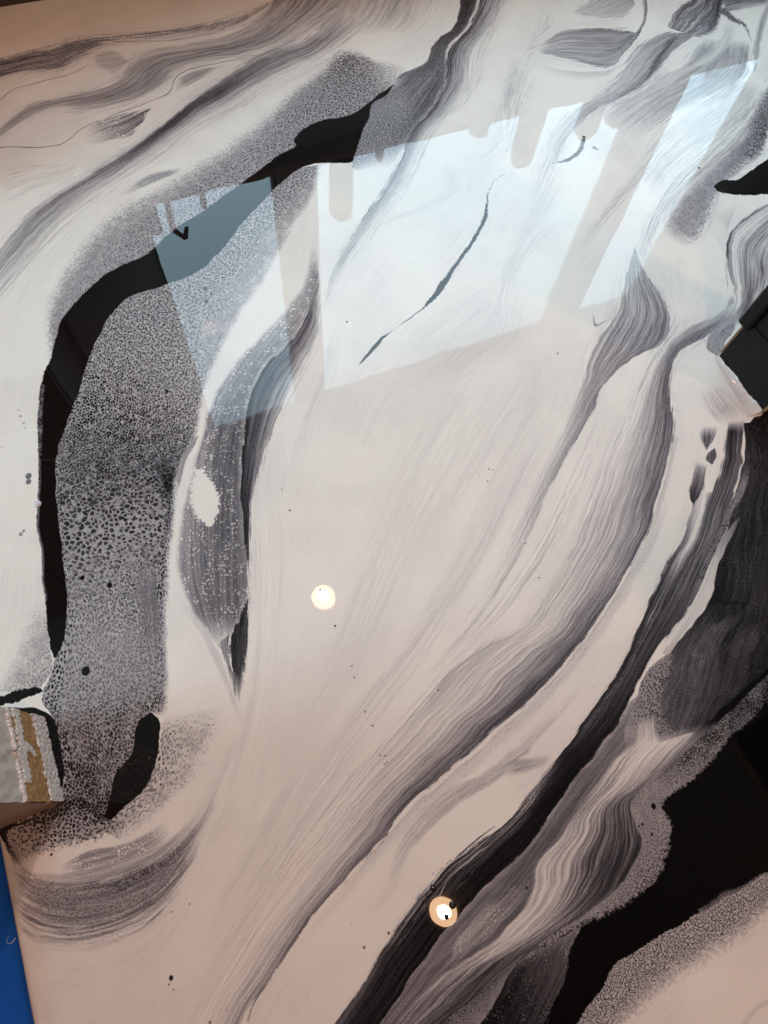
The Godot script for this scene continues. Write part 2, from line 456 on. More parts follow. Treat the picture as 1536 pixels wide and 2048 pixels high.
	# thin wash beside it
	pour(0, [-276, -1089, -211, -1158, -142, -1232, -75, -1273, 71, -1343, 154, -1398, 213, -1447, 293, -1495, 355, -1527, 425, -1560, 516, -1575, 589, -1613, 673, -1692], [-308, -895, -247, -959, -184, -1021, -73, -1122, 29, -1181, 130, -1237, 229, -1290, 319, -1323, 424, -1376, 508, -1407, 594, -1438, 747, -1548, 881, -1631], 5, [0.95, 0.84, 0.78, 0.84, 0.95], {"ea": 42.8, "eb": 42.8, "ft": 11.4, "al": 0.62, "fa": 0.12, "fb": 0.15, "sa": 0.3, "sf": 16, "sl": 0.4, "td": 0.6})
	# dark flow
	pour(0, [-281, -1058, -217, -1125, -149, -1197, -75, -1236, 61, -1304, 148, -1357, 217, -1407, 299, -1456, 370, -1495, 442, -1530, 533, -1545, 618, -1601, 704, -1683], [-303, -923, -242, -988, -178, -1052, -74, -1156, 38, -1216, 136, -1276, 225, -1327, 313, -1360, 410, -1407, 492, -1437, 577, -1467, 718, -1560, 849, -1640], 6, [0.92, 0.75, 0.72, 0.82, 0.86, 0.93, 0.95, 0.68, 0.66, 0.78, 0.85, 0.95, 0.9, 0.45, 0.62, 0.75, 0.85, 0.97, 0.8, 0.18, 0.4, 0.72, 0.85, 0.97, 0.7, 0.22, 0.35, 0.7, 0.86, 0.97, 0.8, 0.6, 0.5, 0.6, 0.85, 0.97, 0.75, 0.72, 0.55, 0.65, 0.8, 0.95, 0.75, 0.7, 0.6, 0.65, 0.75, 0.9], {"ea": 6.3, "eb": 17.7, "ft": 5.1, "sa": 0.3, "sf": 16.5, "sl": 0.4, "td": 0.16})
	# side flow
	pour(0, [704, -1683, 630, -1597, 552, -1529], [959, -1607, 846, -1489, 776, -1511], 5, [0.75, 0.8, 0.75, 0.85, 0.95, 0.9, 0.88, 0.9, 0.92, 0.97], {"ea": 15.8, "eb": 31.6, "fb": 0.5, "sa": 0.22, "sf": 18.0, "td": 0.16})
	# smudge
	pour(2, [4, -1179, 79, -1220, 153, -1222], [10, -1167, 91, -1189, 152, -1203], 1, [0.8, 0.7, 0.55], {"ea": 11.8, "eb": 11.8, "cell": 7.06, "fa": 0.4, "fb": 0.2, "sa": 0.1, "dots": 0.5, "dd": -0.3, "td": 0.16})
	# lace up
	pour(1, [-194, -808, -194, -870, -168, -966, -113, -1061, -12, -1156, 116, -1207, 231, -1259, 337, -1314, 465, -1397, 551, -1448, 595, -1485, 647, -1477, 672, -1437, 744, -1399], [-203, -786, -176, -836, -158, -885, -87, -951, 25, -993, 154, -1065, 294, -1139, 395, -1184, 427, -1220, 537, -1231, 614, -1270, 648, -1290, 678, -1311, 721, -1295], 3, [0.99, 0.72, 0.66, 0.96, 0.74, 0.66, 0.95, 0.72, 0.66, 0.96, 0.68, 0.64, 0.97, 0.66, 0.64, 0.95, 0.66, 0.64, 0.85, 0.62, 0.62, 0.7, 0.6, 0.62, 0.4, 0.55, 0.62, 0.45, 0.55, 0.64], {"ea": 40.7, "eb": 1.8, "jag": 31.1, "cell": 6.25, "fa": 0.05, "fb": 0.1, "film": 0.72, "hole": 0.06})
	# lace right
	pour(1, [637, -1304, 595, -1277, 562, -1231, 510, -1162, 480, -1105, 489, -1091], [864, -1410, 818, -1323, 733, -1226, 660, -1168, 608, -1122, 560, -1079], 3, [0.5, 0.5, 0.35, 0.6, 0.6, 0.45, 0.55, 0.55, 0.4, 0.6, 0.65, 0.6], {"ea": 2.7, "eb": 8.1, "cell": 4.82, "fa": 0.1, "fb": 0.15, "hole": 0.12})
	# upper river
	pour(2, [987, -1599, 912, -1490, 834, -1441, 778, -1378, 712, -1357, 677, -1334], [1037, -1585, 940, -1471, 852, -1405, 796, -1305, 723, -1227, 647, -1169], 3, [0.14, 0.12, 0.25, 0.2, 0.12, 0.2, 0.25, 0.35, 0.15, 0.4, 0.42, 0.25, 0.5, 0.45, 0.35], {"ea": 4.5, "eb": 7.6, "cell": 9.06, "fb": 0.1, "sa": 0.12, "dots": 0.3, "dd": 0.3, "td": 0.16})
	# thin wash beside it
	pour(0, [1012, -1592, 918, -1481, 832, -1417, 775, -1314, 700, -1231, 620, -1167, 566, -1098, 504, -1036, 407, -951, 312, -856, 276, -796], [1148, -1552, 1023, -1431, 945, -1350, 886, -1263, 818, -1207, 736, -1157, 674, -1105, 604, -1028, 505, -941, 387, -841, 287, -727], 5, [0.95, 0.84, 0.78, 0.84, 0.95], {"ea": 34.4, "eb": 34.4, "ft": 11.9, "al": 0.62, "fa": 0.12, "fb": 0.15, "sa": 0.3, "sf": 16, "sl": 0.4, "td": 0.6})
	# upper flow
	pour(0, [1037, -1585, 940, -1471, 852, -1405, 796, -1305, 723, -1227, 643, -1165, 589, -1100, 525, -1034, 428, -949, 330, -852, 279, -774], [1122, -1559, 1001, -1441, 925, -1362, 865, -1273, 795, -1212, 713, -1159, 650, -1104, 582, -1030, 485, -943, 368, -845, 284, -748], 4, [0.2, 0.6, 0.75, 0.97, 0.15, 0.55, 0.8, 0.95, 0.25, 0.6, 0.85, 0.97, 0.3, 0.6, 0.85, 0.97, 0.5, 0.66, 0.85, 0.97, 0.62, 0.72, 0.9, 0.97, 0.66, 0.74, 0.92, 0.98], {"ea": 4.0, "eb": 18.5, "ft": 5.3, "fb": 0.15, "sa": 0.3, "sf": 12.0, "sl": 0.45, "td": 0.16})
	# thin wash beside it
	pour(0, [1042, -1372, 1099, -1391, 1181, -1415, 1265, -1401, 1336, -1373, 1343, -1349], [1046, -1326, 1076, -1284, 1120, -1245, 1162, -1204, 1209, -1207, 1345, -1301], 5, [0.95, 0.84, 0.78, 0.84, 0.95], {"ea": 29.0, "eb": 29.0, "ft": 14.4, "al": 0.62, "fa": 0.12, "fb": 0.15, "sa": 0.3, "sf": 16, "sl": 0.4, "td": 0.6})
	# leaf
	pour(0, [1044, -1351, 1094, -1366, 1172, -1389, 1252, -1375, 1317, -1348, 1344, -1327], [1044, -1346, 1081, -1308, 1129, -1269, 1175, -1228, 1226, -1230, 1344, -1323], 2, [0.75, 0.75, 0.7, 0.68, 0.6, 0.66, 0.55, 0.62, 0.5, 0.55], {"ea": 4.8, "eb": 6.4, "jag": 4.8, "ft": 6.4, "sa": 0.2, "sf": 10.5, "sl": 0.3, "td": 0.16})
	# thin wash beside it
	pour(0, [1229, -1472, 1297, -1506, 1355, -1539, 1448, -1518], [1232, -1423, 1280, -1378, 1341, -1365, 1395, -1401], 5, [0.95, 0.84, 0.78, 0.84, 0.95], {"ea": 31.2, "eb": 31.2, "ft": 15.4, "al": 0.62, "fa": 0.12, "fb": 0.15, "sa": 0.3, "sf": 16, "sl": 0.4, "td": 0.6})
	# leaf
	pour(0, [1230, -1450, 1294, -1480, 1353, -1514, 1435, -1490], [1230, -1445, 1284, -1402, 1343, -1389, 1408, -1428], 2, [0.85, 0.8, 0.75, 0.78, 0.62, 0.75], {"ea": 6.8, "eb": 5.1, "ft": 6.8, "sa": 0.15, "sf": 9.0, "sl": 0.3, "td": 0.16})
	# patch
	pour(2, [983, -1343, 926, -1263, 869, -1169, 881, -1120], [1069, -1312, 984, -1234, 928, -1159, 893, -1115], 2, [0.84, 0.93, 0.8, 0.92, 0.76, 0.9, 0.8, 0.85], {"ea": 32.0, "eb": 43.7, "cell": 8.74, "fa": 0.3, "fb": 0.2, "sa": 0.1, "dots": 0.3, "dd": -0.3, "td": 0.16})
	# edge specks
	pour(2, [1446, -1463, 1390, -1366, 1319, -1311, 1229, -1245], [1467, -1457, 1414, -1381, 1345, -1314, 1243, -1245], 2, [0.7, 0.45], {"ea": 13.3, "eb": 3.3, "cell": 10.0, "fb": 0.2, "sa": 0.1, "dots": 0.6, "dd": -0.4, "td": 0.16})
	# under leaf
	pour(0, [1344, -1323, 1243, -1245, 1178, -1221, 1091, -1253, 1022, -1301], [1342, -1310, 1244, -1228, 1163, -1186, 1069, -1217, 1003, -1267], 2, [0.7, 0.9], {"ea": 4.7, "eb": 31.1, "ft": 6.2, "fb": 0.5, "sa": 0.1, "sf": 7.5, "td": 0.16})
	# thin wash beside it
	pour(0, [1454, -1304, 1412, -1331, 1352, -1326, 1298, -1305, 1243, -1262, 1198, -1224, 1117, -1176, 1021, -1138, 928, -1089, 842, -1001, 780, -913], [1521, -1248, 1451, -1218, 1388, -1189, 1323, -1147, 1283, -1123, 1218, -1093, 1150, -1082, 1095, -1076, 988, -1012, 903, -930, 822, -851], 5, [0.95, 0.84, 0.78, 0.84, 0.95], {"ea": 42.5, "eb": 42.5, "ft": 13.4, "al": 0.62, "fa": 0.12, "fb": 0.15, "sa": 0.3, "sf": 16, "sl": 0.4, "td": 0.6})
	# leaf body
	pour(0, [1475, -1286, 1421, -1303, 1360, -1296, 1303, -1274, 1251, -1234, 1203, -1193, 1126, -1150, 1040, -1122, 943, -1070, 858, -983, 793, -894], [1500, -1266, 1441, -1245, 1381, -1218, 1318, -1176, 1275, -1150, 1213, -1122, 1141, -1107, 1076, -1092, 973, -1032, 888, -948, 809, -870], 3, [0.6, 0.6, 0.6, 0.7, 0.62, 0.55, 0.78, 0.72, 0.55, 0.8, 0.74, 0.55, 0.85, 0.78, 0.6, 0.9, 0.78, 0.62, 0.94, 0.84, 0.72, 0.97, 0.9, 0.82, 0.97, 0.93, 0.9], {"ea": 7.4, "eb": 11.9, "ft": 5.9, "fb": 0.2, "sa": 0.22, "sf": 12, "td": 0.16})
	# thin wash beside it
	pour(0, [1469, -1267, 1350, -1184, 1280, -1168, 1223, -1147, 1139, -1125, 1072, -1097], [1640, -1198, 1595, -1132, 1549, -1082, 1431, -1047, 1289, -1014, 1110, -943], 5, [0.95, 0.84, 0.78, 0.84, 0.95], {"ea": 39.9, "eb": 39.9, "ft": 13.8, "al": 0.62, "fa": 0.12, "fb": 0.15, "sa": 0.3, "sf": 16, "sl": 0.4, "td": 0.6})
	# grey field
	pour(0, [1493, -1257, 1376, -1178, 1304, -1161, 1245, -1137, 1157, -1111, 1078, -1073], [1616, -1208, 1568, -1138, 1525, -1090, 1409, -1058, 1270, -1027, 1104, -966], 3, [0.72, 0.66, 0.7, 0.8, 0.7, 0.7, 0.85, 0.72, 0.7, 0.85, 0.78, 0.74, 0.88, 0.82, 0.86], {"ea": 21.5, "eb": 18.4, "ft": 6.1, "fa": 0.1, "fb": 0.25, "sa": 0.16, "sf": 9, "td": 0.16})
	# pale stream
	pour(0, [1621, -1318, 1551, -1250, 1456, -1194, 1386, -1171, 1304, -1161], [1630, -1270, 1557, -1205, 1468, -1159, 1392, -1148, 1308, -1144], 3, [0.8, 0.85, 0.78, 0.8, 0.88, 0.8, 0.85, 0.92, 0.84], {"ea": 13.0, "eb": 13.0, "ft": 6.5, "fa": 0.2, "fb": 0.2, "sa": 0.12, "sf": 5, "td": 0.16})
	# dark swirl
	pour(2, [1431, -1320, 1493, -1375, 1553, -1403, 1635, -1431], [1496, -1252, 1544, -1261, 1595, -1303, 1704, -1410], 4, [0.55, 0.623, 0.607, 0.5, 0.36, 0.62, 0.42, 0.4, 0.4, 0.5, 0.34, 0.28, 0.3, 0.333, 0.333, 0.3], {"ea": 8.7, "eb": 13.9, "jag": 10.4, "cell": 10.41, "sa": 0.35, "sf": 9, "dots": 0.4, "dd": -0.2, "wob": 0.04, "td": 0.16})
	# stalk
	pour(0, [1414, -1288, 1352, -1241, 1300, -1202, 1263, -1164, 1205, -1138, 1140, -1123, 1069, -1081], [1459, -1279, 1382, -1230, 1325, -1190, 1276, -1154, 1208, -1125, 1140, -1111, 1071, -1070], 3, [0.6, 0.5, 0.6, 0.55, 0.34, 0.6, 0.5, 0.34, 0.6, 0.55, 0.4, 0.6, 0.6, 0.5, 0.7, 0.8, 0.75, 0.7], {"ea": 10.8, "eb": 10.8, "jag": 6.1, "ft": 6.1, "fb": 0.2, "sa": 0.2, "td": 0.16})
	# swirl line
	pour(0, [1607, -1332, 1610, -1294, 1624, -1270, 1631, -1253, 1614, -1207, 1578, -1156, 1538, -1106], [1650, -1355, 1645, -1315, 1651, -1288, 1648, -1259, 1623, -1207, 1583, -1154, 1541, -1105], 1, [0.32], {"ea": 8.5, "eb": 8.5, "jag": 8.5, "ft": 6.8, "al": 0.9})
	# swirl top
	pour(2, [1676, -1419, 1731, -1402, 1822, -1375], [1628, -1320, 1677, -1319, 1776, -1317], 2, [0.3, 0.55, 0.35, 0.7, 0.3, 0.7], {"ea": 5.4, "eb": 18.0, "jag": 14.4, "cell": 10.8, "sa": 0.2, "dots": 0.4, "dd": -0.25, "td": 0.16})
	# swirl line
	pour(0, [1396, -1300, 1435, -1296, 1455, -1280, 1482, -1274], [1398, -1304, 1439, -1301, 1460, -1287, 1486, -1280], 1, [0.3], {"ea": 2.5, "eb": 2.5, "ft": 6.7, "al": 0.9})
	# fold
	pour(0, [1543, -1104, 1589, -1173, 1691, -1274, 1770, -1343], [1550, -1092, 1604, -1147, 1703, -1247, 1798, -1334], 3, [0.85, 0.7, 0.9], {"ea": 8.5, "eb": 8.5, "ft": 6.8, "sa": 0.15, "sf": 7.5, "td": 0.16})
	# thin wash beside it
	pour(0, [1604, -1109, 1512, -1046, 1416, -988, 1317, -929, 1213, -892, 1102, -850, 1037, -794, 987, -734], [1479, -909, 1419, -866, 1359, -811, 1273, -782, 1190, -741, 1152, -701, 1101, -661, 1048, -631], 5, [0.95, 0.84, 0.78, 0.84, 0.95], {"ea": 38.9, "eb": 38.9, "ft": 12.2, "al": 0.62, "fa": 0.12, "fb": 0.15, "sa": 0.3, "sf": 16, "sl": 0.4, "td": 0.6})
	# blue band
	pour(1, [1581, -1072, 1494, -1011, 1405, -955, 1307, -897, 1209, -862, 1110, -827, 1047, -773, 998, -715], [1500, -942, 1436, -899, 1369, -842, 1282, -812, 1195, -768, 1145, -723, 1091, -681, 1037, -650], 3, [0.6, 0.5, 0.4, 0.6, 0.42, 0.4, 0.65, 0.45, 0.42, 0.75, 0.62, 0.5, 0.88, 0.7, 0.62, 0.88, 0.68, 0.68, 0.92, 0.66, 0.75, 0.97, 0.66, 0.9], {"ea": 19.0, "eb": 19.0, "jag": 27.2, "cell": 5.3, "fb": 0.08, "film": 0.6, "hole": 0.12, "str": 0.5})
	# band line
	pour(0, [1561, -1062, 1439, -985, 1360, -933, 1315, -881, 1261, -860], [1563, -1054, 1442, -976, 1367, -924, 1319, -872, 1261, -856], 1, [0.3], {"ea": 5.8, "eb": 5.8, "ft": 5.8, "al": 0.6})
	# thin wash beside it
	pour(0, [1483, -1131, 1410, -1095, 1292, -1063, 1181, -1025, 1096, -950], [1547, -1006, 1382, -909, 1224, -861, 1121, -830, 1022, -768], 5, [0.95, 0.84, 0.78, 0.84, 0.95], {"ea": 55.8, "eb": 55.8, "ft": 12.9, "al": 0.62, "fa": 0.12, "fb": 0.15, "sa": 0.3, "sf": 16, "sl": 0.4, "td": 0.6})
	# band flow
	pour(0, [1500, -1098, 1403, -1050, 1277, -1016, 1168, -980, 1078, -907], [1530, -1038, 1388, -951, 1239, -903, 1134, -871, 1038, -807], 4, [0.9, 0.8, 0.85, 0.7, 0.95, 0.85, 0.9, 0.75, 0.95, 0.88, 0.92, 0.9], {"ea": 28.6, "eb": 28.6, "ft": 5.7, "fa": 0.1, "fb": 0.3, "sa": 0.2, "sf": 12.0, "td": 0.16})
	# black lens
	pour(0, [1196, -795, 1229, -805, 1268, -797, 1359, -824, 1442, -834], [1196, -794, 1199, -775, 1227, -757, 1274, -739, 1354, -725], 1, [0.0], {"ea": 2.0, "eb": 2.0, "jag": 4.0})
	# thin wash beside it
	pour(0, [1331, -735, 1229, -720, 1141, -683, 1089, -631, 1061, -580, 1039, -538, 1012, -508, 970, -487], [1245, -605, 1199, -580, 1179, -557, 1168, -537, 1150, -519, 1120, -498, 1080, -472, 1031, -444], 5, [0.95, 0.84, 0.78, 0.84, 0.95], {"ea": 21.6, "eb": 21.6, "ft": 10.7, "al": 0.62, "fa": 0.12, "fb": 0.15, "sa": 0.3, "sf": 16, "sl": 0.4, "td": 0.6})
	# agate
	pour(0, [1319, -717, 1225, -702, 1145, -669, 1098, -620, 1072, -573, 1052, -532, 1024, -502, 980, -479], [1256, -622, 1203, -597, 1175, -570, 1160, -547, 1139, -527, 1108, -504, 1068, -479, 1020, -451], 6, [0.8, 0.9, 0.6, 0.85, 0.5, 0.9, 0.35, 0.95, 0.75, 0.6, 0.85, 0.45, 0.3, 0.95, 0.6, 0.8, 0.45, 0.8, 0.6, 0.95, 0.55, 0.4, 0.75, 0.5, 0.7, 0.97, 0.7, 0.45, 0.4, 0.5], {"ea": 3.6, "eb": 3.6, "ft": 4.7, "fa": 0.05, "fb": 0.1, "sa": 0.35, "sf": 13.5, "sl": 0.35, "td": 0.16})
	# agate side
	pour(2, [1107, -721, 1140, -694, 1108, -631, 1058, -564], [1228, -741, 1162, -686, 1112, -629, 1064, -562], 2, [0.9, 0.7], {"ea": 24.6, "eb": 6.1, "cell": 7.37, "fa": 0.3, "fb": 0.3, "sa": 0.1, "dots": 0.3, "dd": -0.2, "td": 0.16})
	# agate foot
	pour(2, [1044, -535, 984, -484, 939, -463, 916, -440, 923, -417], [1051, -525, 1014, -473, 992, -449, 957, -431, 950, -406], 2, [0.8, 0.75, 0.65, 0.6, 0.6, 0.6, 0.62, 0.7], {"ea": 5.5, "eb": 4.4, "cell": 6.55, "fa": 0.1, "sa": 0.15, "dots": 0.4, "dd": -0.25, "td": 0.16})
	# foot line
	pour(0, [969, -462, 976, -449, 993, -448, 1009, -468], [973, -464, 979, -453, 992, -452, 1008, -469], 1, [0.35], {"ea": 1.6, "eb": 1.6, "ft": 4.4})
	# agate line
	pour(0, [1101, -633, 1073, -586, 1044, -542, 1008, -502, 984, -478], [1104, -633, 1076, -585, 1046, -541, 1010, -500, 986, -477], 1, [0.5], {"ea": 1.7, "eb": 1.7, "ft": 4.6, "al": 0.8})
	# window flow
	pour(0, [1423, -977, 1256, -918, 1112, -849, 1002, -777, 919, -700], [1416, -911, 1258, -845, 1115, -777, 1002, -713, 912, -638], 4, [0.95, 0.86, 0.8, 0.92, 0.95, 0.88, 0.8, 0.9, 0.95, 0.86, 0.82, 0.92, 0.95, 0.84, 0.8, 0.92, 0.9, 0.75, 0.72, 0.85], {"ea": 20.9, "eb": 18.3, "ft": 7.8, "fa": 0.1, "fb": 0.12, "sa": 0.25, "sf": 12, "sl": 0.4, "td": 0.4})
	# window flow
	pour(0, [1255, -1005, 1128, -941, 1009, -881, 891, -813, 791, -746], [1280, -960, 1132, -888, 1021, -829, 916, -774, 815, -709], 4, [0.96, 0.9, 0.86, 0.95, 0.96, 0.9, 0.88, 0.96], {"ea": 25.9, "eb": 20.7, "ft": 7.8, "fa": 0.2, "fb": 0.3, "sa": 0.2, "sf": 10, "sl": 0.4, "td": 0.4})
	# grey veil
	pour(0, [956, -1332, 869, -1206, 779, -1094, 674, -1030], [1056, -1240, 927, -1132, 848, -1036, 713, -969], 3, [0.92, 0.88, 0.95, 0.9, 0.86, 0.93, 0.95, 0.9, 0.96], {"ea": 41.4, "eb": 41.4, "ft": 5.5, "al": 0.8, "fa": 0.2, "fb": 0.3, "sa": 0.2, "sf": 9, "td": 0.4})
	# grey veil
	pour(0, [1128, -1490, 1032, -1369, 941, -1277], [1227, -1482, 1126, -1360, 998, -1259], 3, [0.95, 0.9, 0.95], {"ea": 39.6, "eb": 39.6, "al": 0.8, "fa": 0.2, "fb": 0.2, "sa": 0.2, "sf": 8, "td": 0.4})
	# grey veil
	pour(0, [-178, -1339, -121, -1335, -51, -1296, -138, -1251], [-201, -1215, -112, -1242, -13, -1252, -91, -1205], 2, [0.92, 0.94], {"ea": 28.8, "eb": 23.0, "ft": 4.6, "al": 0.8, "fa": 0.1, "fb": 0.3, "sa": 0.2, "sf": 8, "td": 0.4})
	# grey veil
	pour(0, [654, -428, 570, -342, 478, -268, 387, -204, 288, -150, 188, -113], [708, -396, 614, -314, 520, -242, 426, -178, 326, -126, 211, -96], 3, [0.97, 0.92, 0.95, 0.96, 0.9, 0.94, 0.95, 0.9, 0.96], {"ea": 16.6, "eb": 16.6, "ft": 3.3, "al": 0.8, "fa": 0.2, "fb": 0.2, "sa": 0.2, "sf": 12, "td": 0.5})
	# vein
	pour(0, [798, -991, 751, -972, 719, -944, 693, -907, 680, -887, 650, -858, 614, -828, 570, -795, 537, -772, 495, -740, 457, -712], [798, -990, 751, -970, 721, -942, 699, -903, 687, -881, 654, -850, 618, -820, 573, -787, 542, -760, 500, -728, 458, -709], 1, [0.13], {"ea": 1.8, "eb": 1.8, "jag": 2.3, "al": 0.95})
	# vein
	pour(0, [458, -712, 421, -698, 385, -686, 363, -678, 337, -665, 310, -647, 296, -636], [458, -709, 421, -695, 385, -684, 365, -672, 339, -657, 312, -641, 296, -635], 1, [0.15], {"ea": 1.5, "eb": 1.5, "al": 0.9})
	# vein
	pour(0, [1005, -1033, 980, -1004, 953, -986, 924, -979, 894, -977], [1013, -1027, 986, -994, 952, -974, 921, -969, 893, -974], 1, [0.28], {"ea": 2.0, "eb": 2.0, "jag": 4.0, "al": 0.8})
	# fleck
	pour(0, [1004, -987, 1013, -979], [1014, -996, 1018, -983], 1, [0.4], {"ea": 2.0, "eb": 2.0, "al": 0.7})
	# lace body
	pour(1, [363, -1143, 308, -1114, 228, -1053, 142, -978, 95, -948, 27, -940, -31, -938, -73, -913, -118, -855, -153, -790, -197, -713, -224, -660, -240, -595, -247, -539, -253, -468, -261, -414, -274, -363, -290, -334, -302, -305, -318, -280, -312, -254, -313, -212, -323, -167, -369, -142], [428, -1132, 374, -1045, 316, -987, 264, -930, 213, -874, 143, -810, 80, -737, 37, -681, 7, -618, -20, -573, -53, -533, -76, -472, -100, -411, -124, -345, -145, -275, -159, -221, -171, -195, -188, -202, -205, -195, -222, -165, -242, -152, -256, -140, -272, -102, -278, -91], 3, [0.7, 0.66, 0.8, 0.66, 0.68, 0.95, 0.66, 0.7, 0.97, 0.66, 0.7, 0.95, 0.64, 0.68, 0.92, 0.62, 0.66, 0.85, 0.62, 0.64, 0.75, 0.6, 0.58, 0.6, 0.54, 0.42, 0.44, 0.46, 0.34, 0.36, 0.5, 0.46, 0.5, 0.58, 0.6, 0.52, 0.62, 0.64, 0.56, 0.6, 0.58, 0.5, 0.55, 0.45, 0.38, 0.4, 0.25, 0.22], {"ea": 1.2, "eb": 16.1, "jag": 4.0, "cell": 4.84, "film": 0.82, "hole": 0.02, "fil": 0.35})
	# lace big cells
	pour(1, [-198, -698, -226, -601, -238, -528, -245, -457, -254, -403, -264, -360], [-2, -621, -56, -543, -85, -479, -107, -426, -129, -375, -157, -330], 4, [0.6, 0.6, 0.6, 0.6, 0.42, 0.4, 0.45, 0.3, 0.42, 0.45, 0.55, 0.5, 0.55, 0.6, 0.7, 0.6, 0.7, 0.75, 0.8, 0.8], {"ea": 3.1, "eb": 9.3, "cell": 7.52, "al": 0.8, "fa": 0.5, "fb": 0.4, "film": 0.78, "hole": 0.01})
	# lace spots
	pour(1, [-253, -403, -267, -338, -287, -309, -305, -259, -304, -203], [-129, -351, -147, -287, -164, -227, -202, -214, -231, -171], 3, [0.8, 0.85, 0.7, 0.8, 0.75, 0.65, 0.75, 0.7, 0.6, 0.7, 0.65, 0.6], {"ea": 10.1, "eb": 5.4, "cell": 5.06, "al": 0.55, "fa": 0.3, "fb": 0.3, "film": 0.74, "hole": 0.02})
	# dark clump
	pour(1, [-87, -584, -83, -539, -88, -508], [-54, -571, -65, -531, -77, -499], 2, [0.3, 0.2, 0.12, 0.08, 0.3, 0.3], {"ea": 11.6, "eb": 2.5, "cell": 9.92, "al": 0.9, "fa": 0.3, "fb": 0.3, "film": 0.55, "hole": 0.0})
	# bluish lip
	pour(0, [-16, -596, -50, -555, -67, -513], [-1, -600, -37, -554, -62, -512], 2, [0.62, 0.66], {"ea": 3.4, "eb": 3.4, "fb": 0.2, "sa": 0.06, "td": 0.16})
	# white sparks
	pour(2, [-160, -422, -169, -351, -175, -284], [-123, -424, -138, -346, -158, -261], 2, [0.5, 0.5], {"ea": 10.1, "eb": 5.8, "cell": 4.34, "al": 0.7, "fa": 0.2, "fb": 0.3, "sa": 0.1, "dots": 0.6, "dd": 0.35, "td": 0.16})
	# river
	pour(0, [676, -1329, 617, -1298, 541, -1259, 483, -1262, 436, -1254, 397, -1223, 393, -1205, 341, -1185, 287, -1154, 210, -1114, 150, -1083, 70, -1046, 22, -1012, -35, -1000, -88, -970, -134, -932, -161, -901, -181, -851, -210, -798, -230, -731, -252, -621, -271, -537, -277, -479, -286, -417, -294, -357, -294, -330], [676, -1325, 641, -1295, 606, -1283, 577, -1238, 542, -1194, 512, -1151, 483, -1120, 433, -1136, 379, -1138, 320, -1104, 238, -1044, 154, -972, 106, -940, 36, -928, -24, -924, -67, -898, -87, -873, -123, -822, -156, -757, -188, -703, -218, -648, -235, -568, -243, -499, -252, -427, -268, -354, -290, -328], 1, [0.0], {"ea": 1.6, "eb": 1.8, "jag": 1.5})
	# river fuzz
	pour(1, [-215, -789, -234, -712, -252, -621, -271, -537, -277, -487, -287, -417], [-206, -785, -225, -709, -247, -619, -266, -535, -272, -485, -282, -415], 1, [0.3, 0.3, 0.5, 0.5], {"ea": 1.6, "eb": 4.0, "cell": 3.81, "film": 0.6, "hole": 0.0})
	# crack
	pour(0, [-159, -900, -134, -893, -109, -888, -82, -889], [-159, -901, -133, -894, -109, -889, -82, -890], 1, [0.16], {"ea": 1.5, "eb": 1.5, "ft": 3.9, "al": 0.5})
	# crack
	pour(0, [-144, -795, -155, -793, -173, -795], [-144, -793, -155, -792, -173, -794], 1, [0.16], {"ea": 1.4, "eb": 1.4, "al": 0.5})
	# white dots left
	pour(1, [-303, -432, -332, -388, -359, -347, -384, -321], [-284, -416, -294, -349, -297, -313, -318, -289], 2, [0.99, 0.9, 0.97, 0.8, 0.96, 0.75, 0.9, 0.7], {"ea": 34.2, "eb": 2.1, "jag": 13.7, "cell": 2.67, "fa": 0.2, "film": 0.85, "hole": 0.2, "str": 0.5})
	# pool west
	pour(0, [-404, -316, -367, -307, -341, -305, -320, -298, -311, -288], [-408, -290, -370, -292, -351, -289, -325, -288, -310, -287], 1, [0.0], {"ea": 1.0, "eb": 1.3, "jag": 2.6})
	# pool stub_
	pour(0, [-387, -300, -352, -283, -331, -273, -315, -258, -308, -239, -308, -212, -312, -180, -318, -157], [-397, -278, -362, -263, -347, -242, -338, -225, -336, -204, -334, -183, -330, -159, -320, -156], 1, [0.0], {"ea": 0.9, "eb": 0.9})
	# hook surround
	pour(1, [-212, -224, -230, -212, -239, -195, -247, -178, -265, -166, -278, -152, -286, -130, -295, -104], [-184, -202, -200, -199, -210, -186, -217, -165, -235, -153, -250, -142, -259, -118, -278, -95], 2, [0.6, 0.55, 0.58, 0.5, 0.55, 0.45, 0.5, 0.4, 0.45, 0.35, 0.35, 0.25], {"ea": 13.8, "eb": 0.9, "cell": 3.76, "fa": 0.06, "film": 0.8, "hole": 0.02, "fil": 0.35})
	# pool hook
	pour(0, [-191, -207, -207, -202, -217, -189, -224, -168, -242, -156, -257, -146, -266, -121, -282, -97], [-187, -205, -181, -192, -187, -173, -195, -149, -212, -123, -235, -106, -259, -98, -284, -94], 1, [0.0], {"ea": 0.9, "eb": 0.9, "jag": 1.3})
	# silver
	pour(2, [332, -955, 276, -852, 204, -790, 134, -745, 79, -703, 30, -650, -1, -600, -29, -551, -64, -489, -89, -436, -104, -382, -102, -331, -93, -283, -81, -251], [333, -926, 290, -809, 236, -730, 176, -676, 122, -625, 79, -589, 56, -547, 37, -495, 17, -428, 3, -372, -11, -326, -28, -288, -51, -268, -75, -251], 3, [0.85, 0.825, 0.8, 0.8, 0.6, 0.6, 0.75, 0.6, 0.55, 0.7, 0.55, 0.45, 0.6, 0.45, 0.4, 0.5, 0.38, 0.32, 0.75, 0.4, 0.33, 0.7, 0.42, 0.38, 0.6, 0.42, 0.4, 0.55, 0.42, 0.42], {"ea": 12.0, "eb": 1.7, "cell": 5.13, "fa": 0.1, "fb": 0.06, "sa": 0.14, "sf": 9.0, "dots": 0.9, "dd": 0.4, "td": 0.16})
